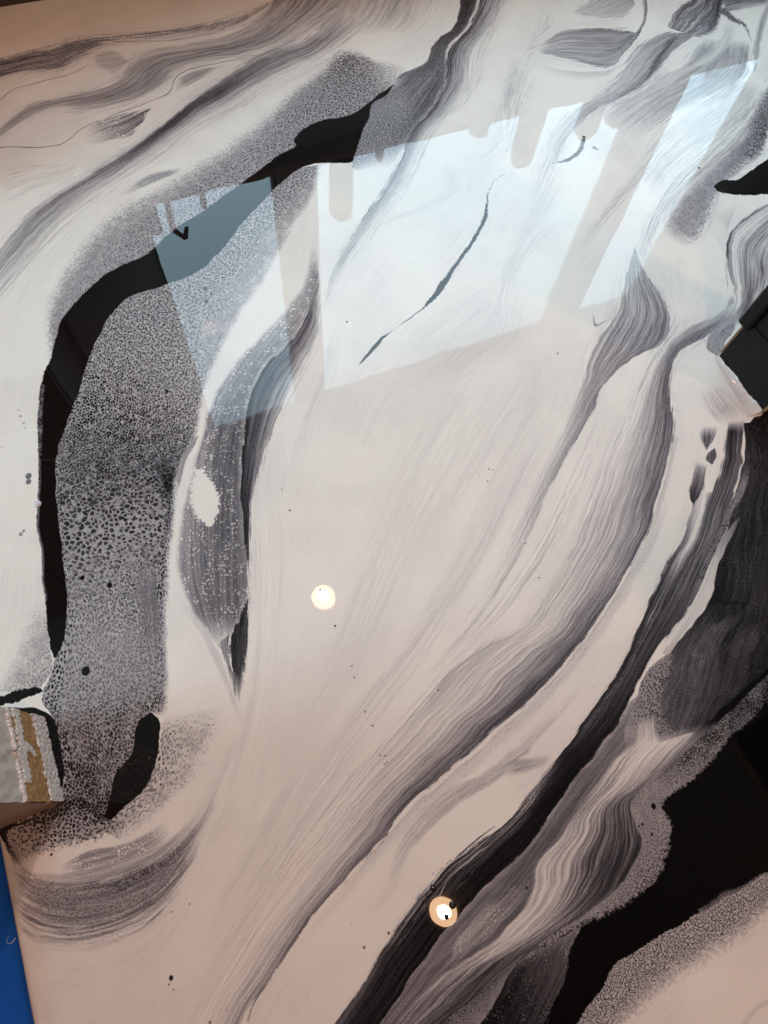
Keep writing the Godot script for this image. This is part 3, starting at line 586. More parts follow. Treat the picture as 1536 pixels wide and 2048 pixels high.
	# white island
	pour(0, [-29, -543, -45, -509, -52, -477, -41, -441], [-13, -537, -4, -497, -10, -462, -31, -435], 1, [0.97], {"ea": 4.9, "eb": 3.3, "jag": 6.5})
	# thin wash beside it
	pour(0, [306, -866, 245, -781, 182, -728, 135, -703, 83, -633, 48, -560, 18, -487, 1, -426, -9, -377, -22, -330, -34, -307, -59, -278, -76, -253, -78, -220, -76, -188], [293, -790, 258, -708, 216, -657, 159, -599, 116, -549, 85, -503, 57, -461, 35, -412, 17, -366, 1, -321, -15, -280, -26, -247, -36, -221, -56, -188, -78, -157], 5, [0.95, 0.84, 0.78, 0.84, 0.95], {"ea": 14.8, "eb": 14.8, "ft": 7.3, "al": 0.62, "fa": 0.12, "fb": 0.15, "sa": 0.3, "sf": 16, "sl": 0.4, "td": 0.6})
	# dark side
	pour(0, [303, -849, 247, -767, 187, -716, 138, -690, 88, -621, 55, -550, 28, -481, 11, -422, 1, -373, -12, -326, -27, -298, -51, -271, -68, -247, -73, -212, -77, -178], [296, -806, 255, -722, 210, -669, 156, -612, 112, -560, 79, -513, 48, -467, 26, -416, 7, -370, -9, -325, -21, -289, -33, -254, -44, -228, -62, -196, -78, -166], 3, [0.6, 0.75, 0.95, 0.3, 0.5, 0.95, 0.25, 0.45, 0.9, 0.2, 0.35, 0.85, 0.2, 0.35, 0.7, 0.15, 0.3, 0.6, 0.1, 0.2, 0.5, 0.1, 0.14, 0.3, 0.12, 0.12, 0.25, 0.15, 0.14, 0.3, 0.3, 0.2, 0.4], {"ea": 1.6, "eb": 4.1, "ft": 3.3, "fa": 0.1, "fb": 0.05, "sa": 0.28, "sf": 7.5, "td": 0.16})
	# side band
	pour(0, [-79, -259, -80, -235, -80, -198, -80, -172], [-58, -266, -70, -238, -73, -206, -78, -174], 2, [0.7, 0.45], {"ea": 4.1, "eb": 1.4, "ft": 2.8, "fb": 0.1, "sa": 0.15, "td": 0.16})
	# grey wisp
	pour(0, [-119, -346, -100, -275, -90, -195, -89, -144], [-99, -338, -79, -250, -78, -175, -82, -134], 3, [0.97, 0.9, 0.85, 0.96, 0.85, 0.9, 0.95, 0.85, 0.9], {"ea": 13.8, "eb": 8.3, "ft": 2.8, "fa": 0.2, "fb": 0.2, "sa": 0.14, "sf": 9.0, "td": 0.16})
	# sparse dots
	pour(1, [-176, -195, -194, -155, -218, -122, -252, -105, -286, -94], [-81, -176, -116, -135, -155, -98, -193, -82, -256, -61], 3, [0.8, 0.9, 0.99, 0.75, 0.88, 0.98, 0.72, 0.85, 0.97, 0.7, 0.85, 0.95], {"ea": 0.9, "eb": 28.0, "jag": 13.7, "cell": 2.96, "fa": 0.15, "film": 0.9, "hole": 0.03, "str": 0.6})
	# grey swathe
	pour(0, [-96, -154, -143, -93, -186, -60, -245, -56, -317, -64, -373, -83], [-73, -137, -126, -85, -167, -39, -223, -22, -300, -33, -378, -56], 2, [0.97, 0.9, 0.9, 0.75, 0.8, 0.72, 0.75, 0.7, 0.8, 0.75], {"ea": 14.9, "eb": 8.3, "ft": 2.4, "cell": 3.58, "fa": 0.2, "sa": 0.2, "sf": 10.5, "dots": 0.3, "td": 0.16})
	# pearl
	pour(2, [-344, -76, -302, -75, -255, -66, -209, -70], [-336, -58, -296, -51, -249, -42, -205, -50], 2, [0.62, 0.7], {"ea": 4.6, "eb": 4.6, "cell": 3.48, "fa": 0.2, "fb": 0.2, "sa": 0.2, "sf": 7.5, "dots": 0.9, "dd": 0.4, "td": 0.16})
	# net cells
	pour(1, [-397, -144, -366, -146, -330, -143, -302, -143, -283, -103], [-389, -90, -353, -91, -324, -85, -295, -78, -250, -85], 2, [0.8, 0.85, 0.45, 0.75, 0.28, 0.65, 0.25, 0.6, 0.2, 0.5], {"ea": 1.8, "eb": 11.7, "jag": 9.4, "cell": 4.68, "fb": 0.1, "film": 0.8, "hole": 0.02})
	# south base
	pour(0, [-393, -121, -367, -83, -331, -57, -291, -45, -242, -43, -202, -50, -161, -74], [-403, -34, -389, 0, -349, 25, -300, 39, -254, 43, -211, 17, -163, -31], 4, [0.8, 0.747, 0.763, 0.85, 0.74, 0.66, 0.7, 0.88, 0.74, 0.6, 0.66, 0.84, 0.72, 0.6, 0.62, 0.84, 0.72, 0.6, 0.64, 0.8, 0.8, 0.747, 0.763, 0.85], {"ea": 13.5, "eb": 19.1, "ft": 2.3, "fa": 0.12, "fb": 0.2, "sa": 0.35, "sf": 16, "sl": 0.7, "td": 0.5})
	# south lace
	pour(1, [-390, -114, -363, -73, -327, -48, -282, -36, -245, -34, -207, -38, -166, -58], [-390, -56, -370, -13, -329, 12, -284, 21, -245, 21, -210, 2, -163, -37], 5, [0.8, 0.75, 0.7, 0.75, 0.8, 0.62, 0.61, 0.6, 0.66, 0.72, 0.66, 0.54, 0.56, 0.64, 0.7, 0.5, 0.46, 0.64, 0.56, 0.72, 0.46, 0.5, 0.62, 0.52, 0.72, 0.46, 0.535, 0.58, 0.615, 0.66, 0.6, 0.625, 0.65, 0.675, 0.7], {"ea": 13.6, "eb": 24.9, "jag": 13.6, "cell": 2.0, "al": 0.8, "fa": 0.2, "fb": 0.25, "film": 0.74, "hole": 0.28, "str": 0.6, "fil": 0.6})
	# south dark
	pour(1, [-356, -51, -317, -41, -283, -32, -248, -29, -211, -34, -172, -49], [-355, -43, -319, -32, -285, -22, -249, -17, -210, -24, -169, -39], 1, [0.66, 0.45, 0.38, 0.42, 0.5, 0.62], {"ea": 5.7, "eb": 4.6, "jag": 5.7, "cell": 2.14, "al": 0.8, "fa": 0.25, "fb": 0.2, "str": 0.5})
	# south pale
	pour(0, [-363, -44, -332, -26, -288, -14, -245, -10, -211, -16], [-363, -37, -332, -18, -288, -6, -245, -2, -210, -7], 1, [0.78, 0.82, 0.8, 0.8], {"ea": 4.5, "eb": 4.5, "ft": 2.2, "al": 0.6, "fa": 0.25, "fb": 0.25, "sa": 0.3, "sf": 4, "td": 0.4})
	# south seam
	pour(0, [-371, -47, -361, -25, -335, -10, -290, 0, -229, -1], [-369, -48, -359, -27, -335, -13, -289, -3, -228, -4], 1, [0.4], {"ea": 2.2, "eb": 2.2, "ft": 1.7, "al": 0.6, "fa": 0.2, "fb": 0.3})
	# corner dark
	pour(0, [-402, -150, -379, -143, -355, -141, -325, -142], [-395, -122, -386, -137, -362, -137, -326, -140], 1, [0.1, 0.12, 0.2, 0.4], {"ea": 1.8, "eb": 1.8, "jag": 4.7, "ft": 2.3, "sa": 0.3, "td": 0.16})
	# corner dark
	pour(0, [-397, -142, -397, -124, -391, -109, -380, -89], [-390, -141, -390, -123, -383, -106, -379, -88], 1, [0.1, 0.15, 0.4, 0.6], {"ea": 1.1, "eb": 2.3, "jag": 3.4, "ft": 2.3, "fb": 0.3, "sa": 0.3, "sf": 4.5, "td": 0.16})
	# thin wash beside it
	pour(0, [941, -739, 859, -673, 813, -623, 770, -582, 679, -515, 633, -459, 571, -391, 508, -342, 437, -290, 364, -231, 284, -170, 209, -121, 144, -110], [917, -659, 933, -615, 933, -567, 912, -501, 873, -470, 803, -470, 726, -454, 663, -405, 604, -368, 517, -307, 427, -232, 336, -171, 173, -77], 5, [0.95, 0.84, 0.78, 0.84, 0.95], {"ea": 31.9, "eb": 31.9, "ft": 8.5, "al": 0.62, "fa": 0.12, "fb": 0.15, "sa": 0.3, "sf": 16, "sl": 0.4, "td": 0.6})
	# leaf ribbon
	pour(0, [931, -707, 880, -657, 836, -612, 792, -569, 704, -509, 659, -461, 596, -401, 532, -352, 459, -300, 385, -241, 303, -178, 227, -128, 156, -96], [926, -690, 914, -631, 910, -578, 890, -513, 847, -476, 775, -469, 699, -443, 637, -395, 580, -357, 495, -296, 406, -223, 317, -164, 161, -90], 3, [0.75, 0.725, 0.7, 0.72, 0.62, 0.6, 0.7, 0.58, 0.5, 0.75, 0.62, 0.5, 0.9, 0.7, 0.55, 0.97, 0.78, 0.6, 0.97, 0.85, 0.68, 0.97, 0.93, 0.78, 0.97, 0.95, 0.82, 0.97, 0.95, 0.88], {"ea": 4.7, "eb": 1.9, "ft": 3.8, "fb": 0.15, "sa": 0.3, "sf": 16.5, "sl": 0.35, "td": 0.16})
	# ribbon spur
	pour(0, [757, -589, 743, -558, 776, -561], [759, -588, 751, -564, 776, -564], 1, [0.55], {"ea": 3.2, "eb": 3.2, "al": 0.8})
	# thin wash beside it
	pour(0, [1064, -547, 982, -532, 910, -523, 833, -493, 772, -456, 704, -402, 644, -353, 578, -308, 525, -259, 437, -183, 377, -154, 322, -124, 235, -118, 174, -100, 111, -70, 64, -52, -2, -22, -61, 6, -111, 33, -162, 66, -206, 89, -264, 141], [994, -436, 968, -438, 910, -426, 866, -418, 827, -381, 805, -342, 784, -306, 728, -247, 673, -199, 627, -160, 502, -81, 428, -43, 388, -28, 323, -4, 255, 12, 184, 31, 98, 54, 54, 72, -2, 93, -48, 105, -128, 153, -181, 179], 5, [0.95, 0.84, 0.78, 0.84, 0.95], {"ea": 29.8, "eb": 29.8, "ft": 6.9, "al": 0.62, "fa": 0.12, "fb": 0.15, "sa": 0.3, "sf": 16, "sl": 0.4, "td": 0.6})
	# band flow
	pour(0, [1044, -515, 978, -500, 910, -493, 844, -468, 788, -435, 727, -389, 669, -345, 602, -298, 548, -250, 462, -180, 397, -143, 339, -111, 253, -107, 192, -89, 130, -60, 81, -41, 13, -10, -44, 16, -95, 42, -145, 72, -192, 101, -249, 148], [1013, -467, 973, -469, 910, -455, 855, -443, 812, -402, 782, -356, 758, -315, 704, -257, 649, -209, 601, -163, 482, -93, 410, -56, 369, -39, 305, -15, 237, 1, 168, 20, 82, 42, 38, 62, -19, 84, -65, 99, -142, 142, -196, 172], 5, [0.9, 0.825, 0.75, 0.713, 0.75, 0.85, 0.662, 0.5, 0.438, 0.55, 0.95, 0.8, 0.585, 0.39, 0.3, 0.95, 0.852, 0.66, 0.455, 0.32, 0.92, 0.867, 0.7, 0.513, 0.4, 0.85, 0.812, 0.75, 0.62, 0.38, 0.82, 0.843, 0.8, 0.667, 0.42, 0.8, 0.86, 0.78, 0.5, 0.3, 0.8, 0.85, 0.82, 0.6, 0.3, 0.85, 0.88, 0.84, 0.6, 0.22, 0.9, 0.86, 0.8, 0.6, 0.2, 0.94, 0.92, 0.88, 0.74, 0.36, 0.95, 0.94, 0.9, 0.8, 0.52, 0.96, 0.95, 0.92, 0.84, 0.6], {"ea": 4.6, "eb": 1.9, "ft": 3.1, "sa": 0.3, "sf": 22.5, "sl": 0.4, "td": 0.16})
	# dark rim
	pour(0, [827, -444, 787, -377, 755, -322, 697, -260, 640, -210, 593, -166, 473, -96, 401, -60, 360, -42, 297, -19, 229, -2, 160, 16, 75, 39], [848, -438, 795, -373, 760, -314, 703, -255, 648, -206, 600, -160, 481, -90, 410, -54, 369, -37, 305, -13, 237, 3, 167, 22, 82, 44], 2, [0.55, 0.45, 0.5, 0.3, 0.5, 0.35, 0.45, 0.25, 0.4, 0.2, 0.45, 0.2, 0.5, 0.3], {"ea": 4.8, "eb": 2.0, "ft": 3.2, "al": 0.7, "fa": 0.1, "fb": 0.2, "sa": 0.2, "sf": 4.5, "td": 0.16})
	# speckle fringe
	pour(2, [751, -302, 702, -252, 649, -204, 601, -159, 482, -89, 410, -53, 305, -12, 167, 24, 82, 46, -19, 88, -104, 125], [755, -289, 708, -240, 658, -190, 611, -143, 494, -72, 423, -36, 318, 5, 180, 43, 94, 64, -9, 101, -98, 133], 2, [0.8, 0.95], {"ea": 1.1, "eb": 10.2, "cell": 4.37, "al": 0.8, "fb": 0.2, "sa": 0.1, "dots": 0.5, "dd": -0.2, "td": 0.16})
	# wisp
	pour(2, [403, -21, 320, 4, 249, 31, 188, 43, 120, 43, 58, 67, 20, 106, -39, 132], [411, -6, 335, 22, 263, 48, 208, 62, 132, 71, 68, 91, 25, 126, -32, 146], 2, [0.97, 0.93, 0.95, 0.85, 0.85, 0.75, 0.8, 0.72, 0.85, 0.76, 0.9, 0.85, 0.95, 0.9], {"ea": 7.7, "eb": 7.7, "cell": 3.83, "fa": 0.15, "fb": 0.25, "sa": 0.12, "dots": 0.5, "dd": 0.15, "td": 0.16})
	# wisp
	pour(2, [208, 41, 247, 48, 292, 61], [215, 65, 249, 73, 281, 73], 1, [0.75, 0.72, 0.8], {"ea": 6.6, "eb": 9.2, "cell": 3.96, "fa": 0.3, "fb": 0.15, "sa": 0.1, "dots": 0.5, "dd": 0.15, "td": 0.16})
	# wisp
	pour(0, [681, -215, 608, -167, 532, -117], [685, -204, 617, -154, 535, -107], 2, [0.95, 0.85], {"ea": 6.8, "eb": 6.8, "al": 0.8, "fa": 0.3, "fb": 0.3})
	# dark line
	pour(0, [36, 63, -19, 82, -65, 97, -103, 118, -142, 141, -169, 156, -187, 176], [37, 65, -18, 85, -64, 99, -101, 120, -141, 143, -166, 158, -185, 178], 1, [0.4], {"ea": 1.1, "eb": 1.1, "jag": 0.8, "ft": 2.2, "al": 0.75})
	# grey belt
	pour(2, [466, 37, 393, 55, 347, 71, 280, 98, 223, 128, 182, 148, 131, 161, 95, 169, 56, 178, 20, 192, -38, 223, -67, 235], [447, 89, 407, 100, 357, 116, 324, 132, 275, 147, 249, 158, 210, 176, 186, 199, 124, 219, 53, 229, 6, 239, -32, 251], 2, [0.5, 0.55, 0.4, 0.45, 0.3, 0.45, 0.35, 0.4, 0.4, 0.35, 0.42, 0.38, 0.42, 0.4, 0.4, 0.45], {"ea": 1.2, "eb": 1.8, "cell": 3.63, "fa": 0.06, "sa": 0.12, "sf": 7.5, "dots": 0.4, "dd": 0.15, "td": 0.16})
	# lens gold
	pour(2, [181, 177, 147, 176, 99, 189, 69, 202, 51, 224], [180, 183, 162, 200, 123, 212, 84, 219, 51, 225], 2, [0.4, 0.42, 0.45, 0.5, 0.62, 0.5, 0.6, 0.5, 0.4, 0.4], {"ea": 4.0, "eb": 4.0, "cell": 3.43, "fa": 0.1, "sa": 0.2, "sf": 7.5, "dots": 0.6, "dd": 0.25, "td": 0.16})
	# thin wash beside it
	pour(0, [705, -201, 665, -167, 633, -138, 586, -116, 530, -76, 478, -38, 446, -16, 404, 8, 344, 37, 286, 64, 233, 88, 182, 107, 135, 112, 93, 117, 62, 128, 27, 141, -9, 159, -50, 181, -83, 200, -111, 214], [797, -163, 758, -136, 720, -105, 643, -52, 609, -31, 543, -4, 501, 14, 455, 42, 406, 72, 360, 90, 305, 110, 250, 137, 208, 154, 155, 169, 117, 180, 75, 192, 36, 209, 8, 221, -16, 231, -43, 245], 5, [0.95, 0.84, 0.78, 0.84, 0.95], {"ea": 13.8, "eb": 13.8, "ft": 6.0, "al": 0.62, "fa": 0.12, "fb": 0.15, "sa": 0.3, "sf": 16, "sl": 0.4, "td": 0.6})
	# black flow
	pour(0, [718, -195, 678, -163, 646, -133, 594, -107, 541, -70, 489, -33, 456, -10, 414, 15, 354, 43, 297, 68, 244, 91, 192, 111, 144, 117, 101, 124, 69, 135, 33, 148, -3, 166, -42, 187, -75, 204, -103, 218], [784, -169, 745, -140, 707, -110, 635, -60, 598, -37, 532, -9, 490, 8, 445, 36, 396, 67, 349, 86, 294, 107, 240, 132, 199, 149, 147, 163, 110, 173, 69, 185, 30, 202, 0, 216, -24, 227, -52, 241], 5, [0.8, 0.9, 0.4, 0.38, 0.35, 0.5, 0.9, 0.38, 0.35, 0.3, 0.12, 0.75, 0.35, 0.32, 0.22, 0.1, 0.3, 0.2, 0.28, 0.18, 0.15, 0.14, 0.22, 0.2, 0.14, 0.12, 0.1, 0.25, 0.16, 0.1, 0.1, 0.3, 0.12, 0.08, 0.1, 0.08, 0.1, 0.06, 0.04, 0.06, 0.06, 0.2, 0.05, 0.02, 0.02, 0.25, 0.3, 0.08, 0.02, 0.02, 0.3, 0.2, 0.06, 0.02, 0.02, 0.12, 0.15, 0.06, 0.03, 0.03, 0.35, 0.14, 0.08, 0.06, 0.05, 0.4, 0.2, 0.1, 0.07, 0.06], {"ea": 1.7, "eb": 1.3, "ft": 2.7, "sa": 0.24, "sf": 19.5, "sl": 0.35, "td": 0.16})
	# flow hairs
	pour(0, [293, 67, 241, 90, 189, 110, 141, 115, 98, 122, 66, 133, 31, 146, -5, 164, -45, 185], [314, 74, 261, 96, 208, 118, 163, 128, 117, 137, 83, 148, 45, 161, 8, 178, -28, 197], 3, [0.1, 0.3, 0.12, 0.3, 0.5, 0.1, 0.5, 0.3, 0.12, 0.45, 0.25, 0.1, 0.2, 0.4, 0.1, 0.4, 0.2, 0.1], {"ea": 3.0, "eb": 4.8, "ft": 2.4, "al": 0.8, "fa": 0.2, "fb": 0.2, "sa": 0.9, "sf": 9, "sl": 0.3, "td": 0.5})
	# flow hairs
	pour(0, [598, -102, 546, -66, 493, -30, 460, -8, 417, 17, 358, 45, 302, 70], [615, -84, 569, -53, 510, -21, 473, -1, 430, 25, 375, 55, 323, 77], 3, [0.3, 0.4, 0.25, 0.35, 0.3, 0.2, 0.2, 0.42, 0.15, 0.3, 0.2, 0.1], {"ea": 4.4, "eb": 5.9, "ft": 3.0, "al": 0.7, "fa": 0.2, "fb": 0.2, "sa": 0.8, "sf": 10, "sl": 0.3, "td": 0.5})
	# flow sheen
	pour(0, [741, -186, 701, -155, 667, -125, 609, -91, 561, -58, 504, -25, 468, -4], [784, -169, 745, -140, 707, -110, 635, -60, 598, -37, 532, -9, 490, 8], 3, [0.38, 0.4, 0.36, 0.36, 0.38, 0.34, 0.3, 0.34, 0.26, 0.2, 0.28, 0.16], {"ea": 6.5, "eb": 3.3, "ft": 3.3, "al": 0.7, "fa": 0.1, "fb": 0.4, "sa": 0.4, "sf": 10, "sl": 0.3, "td": 0.3})
	# corner black
	pour(0, [890, -273, 913, -280, 951, -287, 1027, -295], [850, -230, 890, -225, 931, -219, 988, -219], 1, [0.05], {"ea": 2.0, "eb": 13.7, "ft": 3.9, "sa": 0.05, "td": 0.16})
	# pale hair
	pour(0, [204, 113, 165, 122, 129, 126, 99, 135, 75, 148], [204, 113, 165, 124, 130, 130, 100, 138, 77, 150], 1, [0.72], {"ea": 1.2, "eb": 1.2, "ft": 0.6, "al": 0.9})
	# pale hair
	pour(0, [186, 125, 149, 131, 116, 137, 91, 146], [186, 126, 149, 133, 117, 139, 91, 147], 1, [0.6], {"ea": 1.2, "eb": 1.2, "ft": 2.4, "al": 0.85})
	# pale hair
	pour(0, [226, 113, 171, 130, 129, 140, 99, 151, 79, 156], [227, 114, 172, 132, 130, 143, 99, 153, 80, 157], 1, [0.45], {"ea": 1.2, "eb": 1.2, "ft": 2.4, "al": 0.8})
	# dark hair
	pour(0, [190, 107, 148, 111, 107, 118, 75, 130, 56, 145], [190, 108, 148, 114, 109, 121, 77, 132, 57, 147], 1, [0.06], {"ea": 1.2, "eb": 1.2, "ft": 2.4, "al": 0.9})
	# pale hair
	pour(0, [60, 144, 35, 159, 0, 177, -26, 193], [61, 145, 37, 161, 2, 179, -25, 194], 1, [0.5], {"ea": 1.1, "eb": 1.1, "ft": 2.2, "al": 0.7})
	# pale hair
	pour(0, [621, -53, 560, -28, 505, -2, 464, 20, 399, 53], [621, -53, 561, -26, 506, 0, 465, 22, 400, 54], 1, [0.42], {"ea": 1.5, "eb": 1.5, "ft": 3.0, "al": 0.7})
	# pale hair
	pour(0, [594, -91, 540, -53, 480, -12, 436, 16, 369, 48], [595, -90, 541, -52, 482, -11, 437, 17, 370, 48], 1, [0.55], {"ea": 1.5, "eb": 1.5, "ft": 3.0, "al": 0.7})
	# flow head
	pour(0, [853, -292, 826, -261, 790, -222, 742, -186, 698, -159], [892, -281, 855, -239, 825, -203, 782, -169, 744, -139], 4, [0.25, 0.12, 0.2, 0.1, 0.3, 0.15, 0.35, 0.12, 0.35, 0.22, 0.3, 0.3, 0.4, 0.3, 0.33, 0.32, 0.5, 0.36, 0.34, 0.3], {"ea": 4.6, "eb": 3.7, "ft": 3.7, "fa": 0.12, "fb": 0.15, "sa": 0.28, "sf": 9.0, "sl": 0.3, "td": 0.16})
	# flow rim
	pour(0, [705, -196, 675, -159, 651, -136, 617, -118], [706, -195, 677, -158, 652, -135, 618, -116], 1, [0.12], {"ea": 1.3, "eb": 1.3, "ft": 3.4})
	# brush
	pour(0, [804, -300, 789, -276, 785, -256], [836, -290, 820, -272, 788, -255], 3, [0.6, 0.35, 0.55, 0.5, 0.35, 0.6, 0.4, 0.3, 0.4], {"ea": 4.8, "eb": 4.8, "al": 0.9, "fa": 0.45, "sa": 0.6, "sf": 8, "td": 0.16})
	# brush
	pour(0, [785, -251, 773, -240, 777, -228], [803, -254, 796, -239, 784, -229], 1, [0.25], {"ea": 2.8, "eb": 2.8, "al": 0.9, "sa": 0.3, "sf": 4.5, "td": 0.16})
	# brush
	pour(0, [755, -247, 728, -221, 707, -200, 699, -177], [772, -230, 755, -211, 735, -193, 701, -174], 2, [0.75, 0.7, 0.4, 0.5, 0.1, 0.4, 0.02, 0.05], {"ea": 2.7, "eb": 2.7, "ft": 3.6, "al": 0.95, "fa": 0.15, "sa": 0.3, "sf": 7.5, "td": 0.16})
	# pale streaks
	pour(0, [728, -191, 689, -158, 653, -130, 606, -99], [744, -185, 707, -151, 669, -124, 604, -87], 3, [0.85, 0.95, 0.9, 0.8, 0.95, 0.85, 0.4, 0.9, 0.5], {"ea": 3.4, "eb": 3.4, "ft": 3.4, "al": 0.9, "fa": 0.1, "fb": 0.2, "sa": 0.3, "td": 0.16})
	# foot shade
	pour(0, [841, -367, 832, -331, 829, -304, 835, -290], [898, -368, 905, -331, 910, -300, 903, -277], 3, [0.9, 0.88, 0.9, 0.8, 0.82, 0.9, 0.75, 0.7, 0.85], {"ea": 13.9, "eb": 9.9, "ft": 4.0, "fa": 0.2, "fb": 0.35, "sa": 0.2, "sf": 9.0, "td": 0.16})
	# dark mass
	pour(2, [883, -276, 849, -230, 811, -193, 762, -153, 725, -119, 682, -82, 638, -38, 584, -13, 528, 8, 475, 41, 437, 70, 420, 108], [1009, -244, 960, -186, 927, -147, 889, -101, 859, -65, 818, -16, 779, 31, 747, 69, 715, 96, 664, 122, 622, 127, 557, 129], 4, [0.05, 0.037, 0.033, 0.04, 0.14, 0.087, 0.06, 0.06, 0.2, 0.133, 0.093, 0.08, 0.18, 0.14, 0.107, 0.08, 0.1, 0.127, 0.127, 0.1, 0.1, 0.16, 0.1, 0.06, 0.08, 0.12, 0.16, 0.08, 0.2, 0.1, 0.12, 0.06, 0.3, 0.24, 0.1, 0.05, 0.3, 0.26, 0.1, 0.08, 0.35, 0.3, 0.12, 0.1], {"ea": 2.5, "eb": 1.6, "cell": 4.93, "sa": 0.15, "sf": 16, "sl": 0.7, "dots": 0.35, "dd": 0.2, "wob": 0.06, "td": 0.1})
	# brown speckle
	pour(2, [613, -9, 572, 3, 538, 21, 508, 55, 490, 93], [682, 3, 649, 14, 598, 38, 564, 71, 535, 105], 3, [0.12, 0.2, 0.14, 0.2, 0.3, 0.2, 0.24, 0.32, 0.22, 0.24, 0.3, 0.2, 0.2, 0.2, 0.2], {"ea": 15.0, "eb": 9.0, "cell": 2.82, "fa": 0.15, "fb": 0.2, "sa": 0.1, "dots": 0.9, "dd": 0.22, "td": 0.16})
	# brown speckle
	pour(2, [652, 16, 613, 36, 583, 64], [691, 28, 656, 55, 610, 83], 2, [0.14, 0.2, 0.2, 0.22, 0.12, 0.12], {"ea": 12.2, "eb": 12.2, "cell": 2.87, "fa": 0.2, "fb": 0.3, "sa": 0.1, "dots": 0.9, "dd": 0.2, "td": 0.16})
	# swirl thread
	pour(0, [759, -116, 712, -78, 687, -34, 691, -10, 703, 0], [761, -114, 715, -77, 689, -34, 693, -11, 705, -1], 1, [0.3], {"ea": 2.5, "eb": 2.5, "ft": 3.3, "al": 0.85})
	# swirl thread
	pour(0, [774, -119, 727, -72, 714, -40, 717, -22, 693, 11, 652, 28], [776, -118, 730, -71, 716, -40, 719, -21, 695, 13, 653, 29], 1, [0.28], {"ea": 2.5, "eb": 2.5, "ft": 3.3, "al": 0.85})
	# swirl thread
	pour(0, [790, -112, 750, -72, 729, -34], [792, -111, 752, -71, 731, -34], 1, [0.25], {"ea": 2.5, "eb": 2.5, "al": 0.85})
	# swirl thread
	pour(0, [870, -243, 851, -198, 820, -179, 846, -167, 865, -182], [873, -243, 854, -197, 823, -179, 847, -170, 863, -183], 1, [0.35], {"ea": 2.8, "eb": 2.8, "ft": 3.7, "al": 0.85})
	# swirl dark
	pour(0, [634, -35, 641, -17, 673, -6, 636, -3, 600, -5], [643, -39, 651, -25, 683, -4, 635, 4, 599, 0], 1, [0.03], {"ea": 4.8, "eb": 4.8, "ft": 3.2, "al": 0.8})
	# grey fold
	pour(1, [516, 10, 477, 18, 436, 47, 405, 71, 387, 99], [534, 13, 505, 46, 478, 72, 469, 98, 483, 127], 3, [0.7, 0.6, 0.5, 0.6, 0.5, 0.4, 0.58, 0.55, 0.4, 0.66, 0.5, 0.4, 0.8, 0.7, 0.4], {"ea": 2.9, "eb": 12.9, "cell": 2.87, "fb": 0.12, "hole": 0.1, "str": 0.5})
	# fold smear
	pour(0, [430, 67, 410, 87, 395, 102], [460, 76, 446, 99, 439, 122], 3, [0.6, 0.7, 0.6, 0.75, 0.85, 0.7, 0.95, 0.95, 0.85], {"ea": 9.7, "eb": 9.7, "fa": 0.3, "sa": 0.3, "sf": 8, "td": 0.16})
	# speckle lip
	pour(2, [829, -202, 784, -169, 745, -148, 706, -118, 655, -87, 615, -56, 560, -27], [845, -205, 799, -163, 752, -137, 716, -112, 666, -81, 625, -52, 562, -22], 2, [0.4, 0.45, 0.45, 0.5, 0.48, 0.4, 0.42, 0.45, 0.3, 0.3], {"ea": 1.7, "eb": 2.6, "cell": 5.11, "fa": 0.1, "fb": 0.2, "sa": 0.1, "dots": 0.8, "dd": -0.4, "td": 0.16})
	# white sliver
	pour(0, [760, -131, 730, -121, 688, -97, 641, -65, 600, -36, 557, -13, 512, 6], [759, -125, 719, -101, 679, -75, 647, -44, 619, -28, 575, -11, 521, 12], 1, [0.4, 0.62, 0.85, 0.92, 0.92, 0.88, 0.8], {"ea": 1.6, "eb": 2.4, "ft": 1.6, "sa": 0.08, "sf": 3, "td": 0.16})
	# sliver curl
	pour(0, [757, -128, 774, -129, 793, -140, 794, -150], [758, -132, 773, -132, 791, -141, 793, -150], 1, [0.3], {"ea": 1.3, "eb": 1.3, "ft": 3.5, "al": 0.7})
	# white arc
	pour(0, [398, 98, 428, 101, 452, 122, 497, 125, 556, 118, 622, 104, 669, 93], [389, 121, 428, 138, 467, 137, 519, 131, 568, 127, 629, 113, 675, 103], 2, [0.9, 0.85, 0.95, 0.8, 0.9, 0.55, 0.5, 0.3, 0.25, 0.35, 0.15, 0.3], {"ea": 5.6, "eb": 5.6, "fb": 0.1, "sa": 0.2, "sf": 9.0, "sl": 0.3, "td": 0.16})
	# arc line
	pour(0, [484, 126, 522, 124, 570, 113, 609, 99, 639, 72, 659, 39], [484, 125, 521, 122, 569, 111, 608, 98, 637, 71, 658, 39], 1, [0.4], {"ea": 1.1, "eb": 1.1, "ft": 2.9, "al": 0.7})
	# arc line
	pour(0, [521, 120, 546, 95, 576, 69, 593, 36, 602, 7], [519, 118, 544, 94, 574, 68, 591, 35, 601, 7], 1, [0.32], {"ea": 1.1, "eb": 1.1, "ft": 3.0, "al": 0.6})
	# pool east
	pour(0, [753, 72, 609, 94, 517, 113, 387, 138, 379, 162, 372, 185, 342, 210, 295, 219, 213, 217, 182, 231, 148, 254, 88, 306], [597, 333, 540, 320, 486, 310, 470, 307, 413, 305, 362, 307, 292, 305, 246, 306, 221, 316, 202, 324, 185, 331, 166, 342], 1, [0.0], {"ea": 4.9, "eb": 1.2})
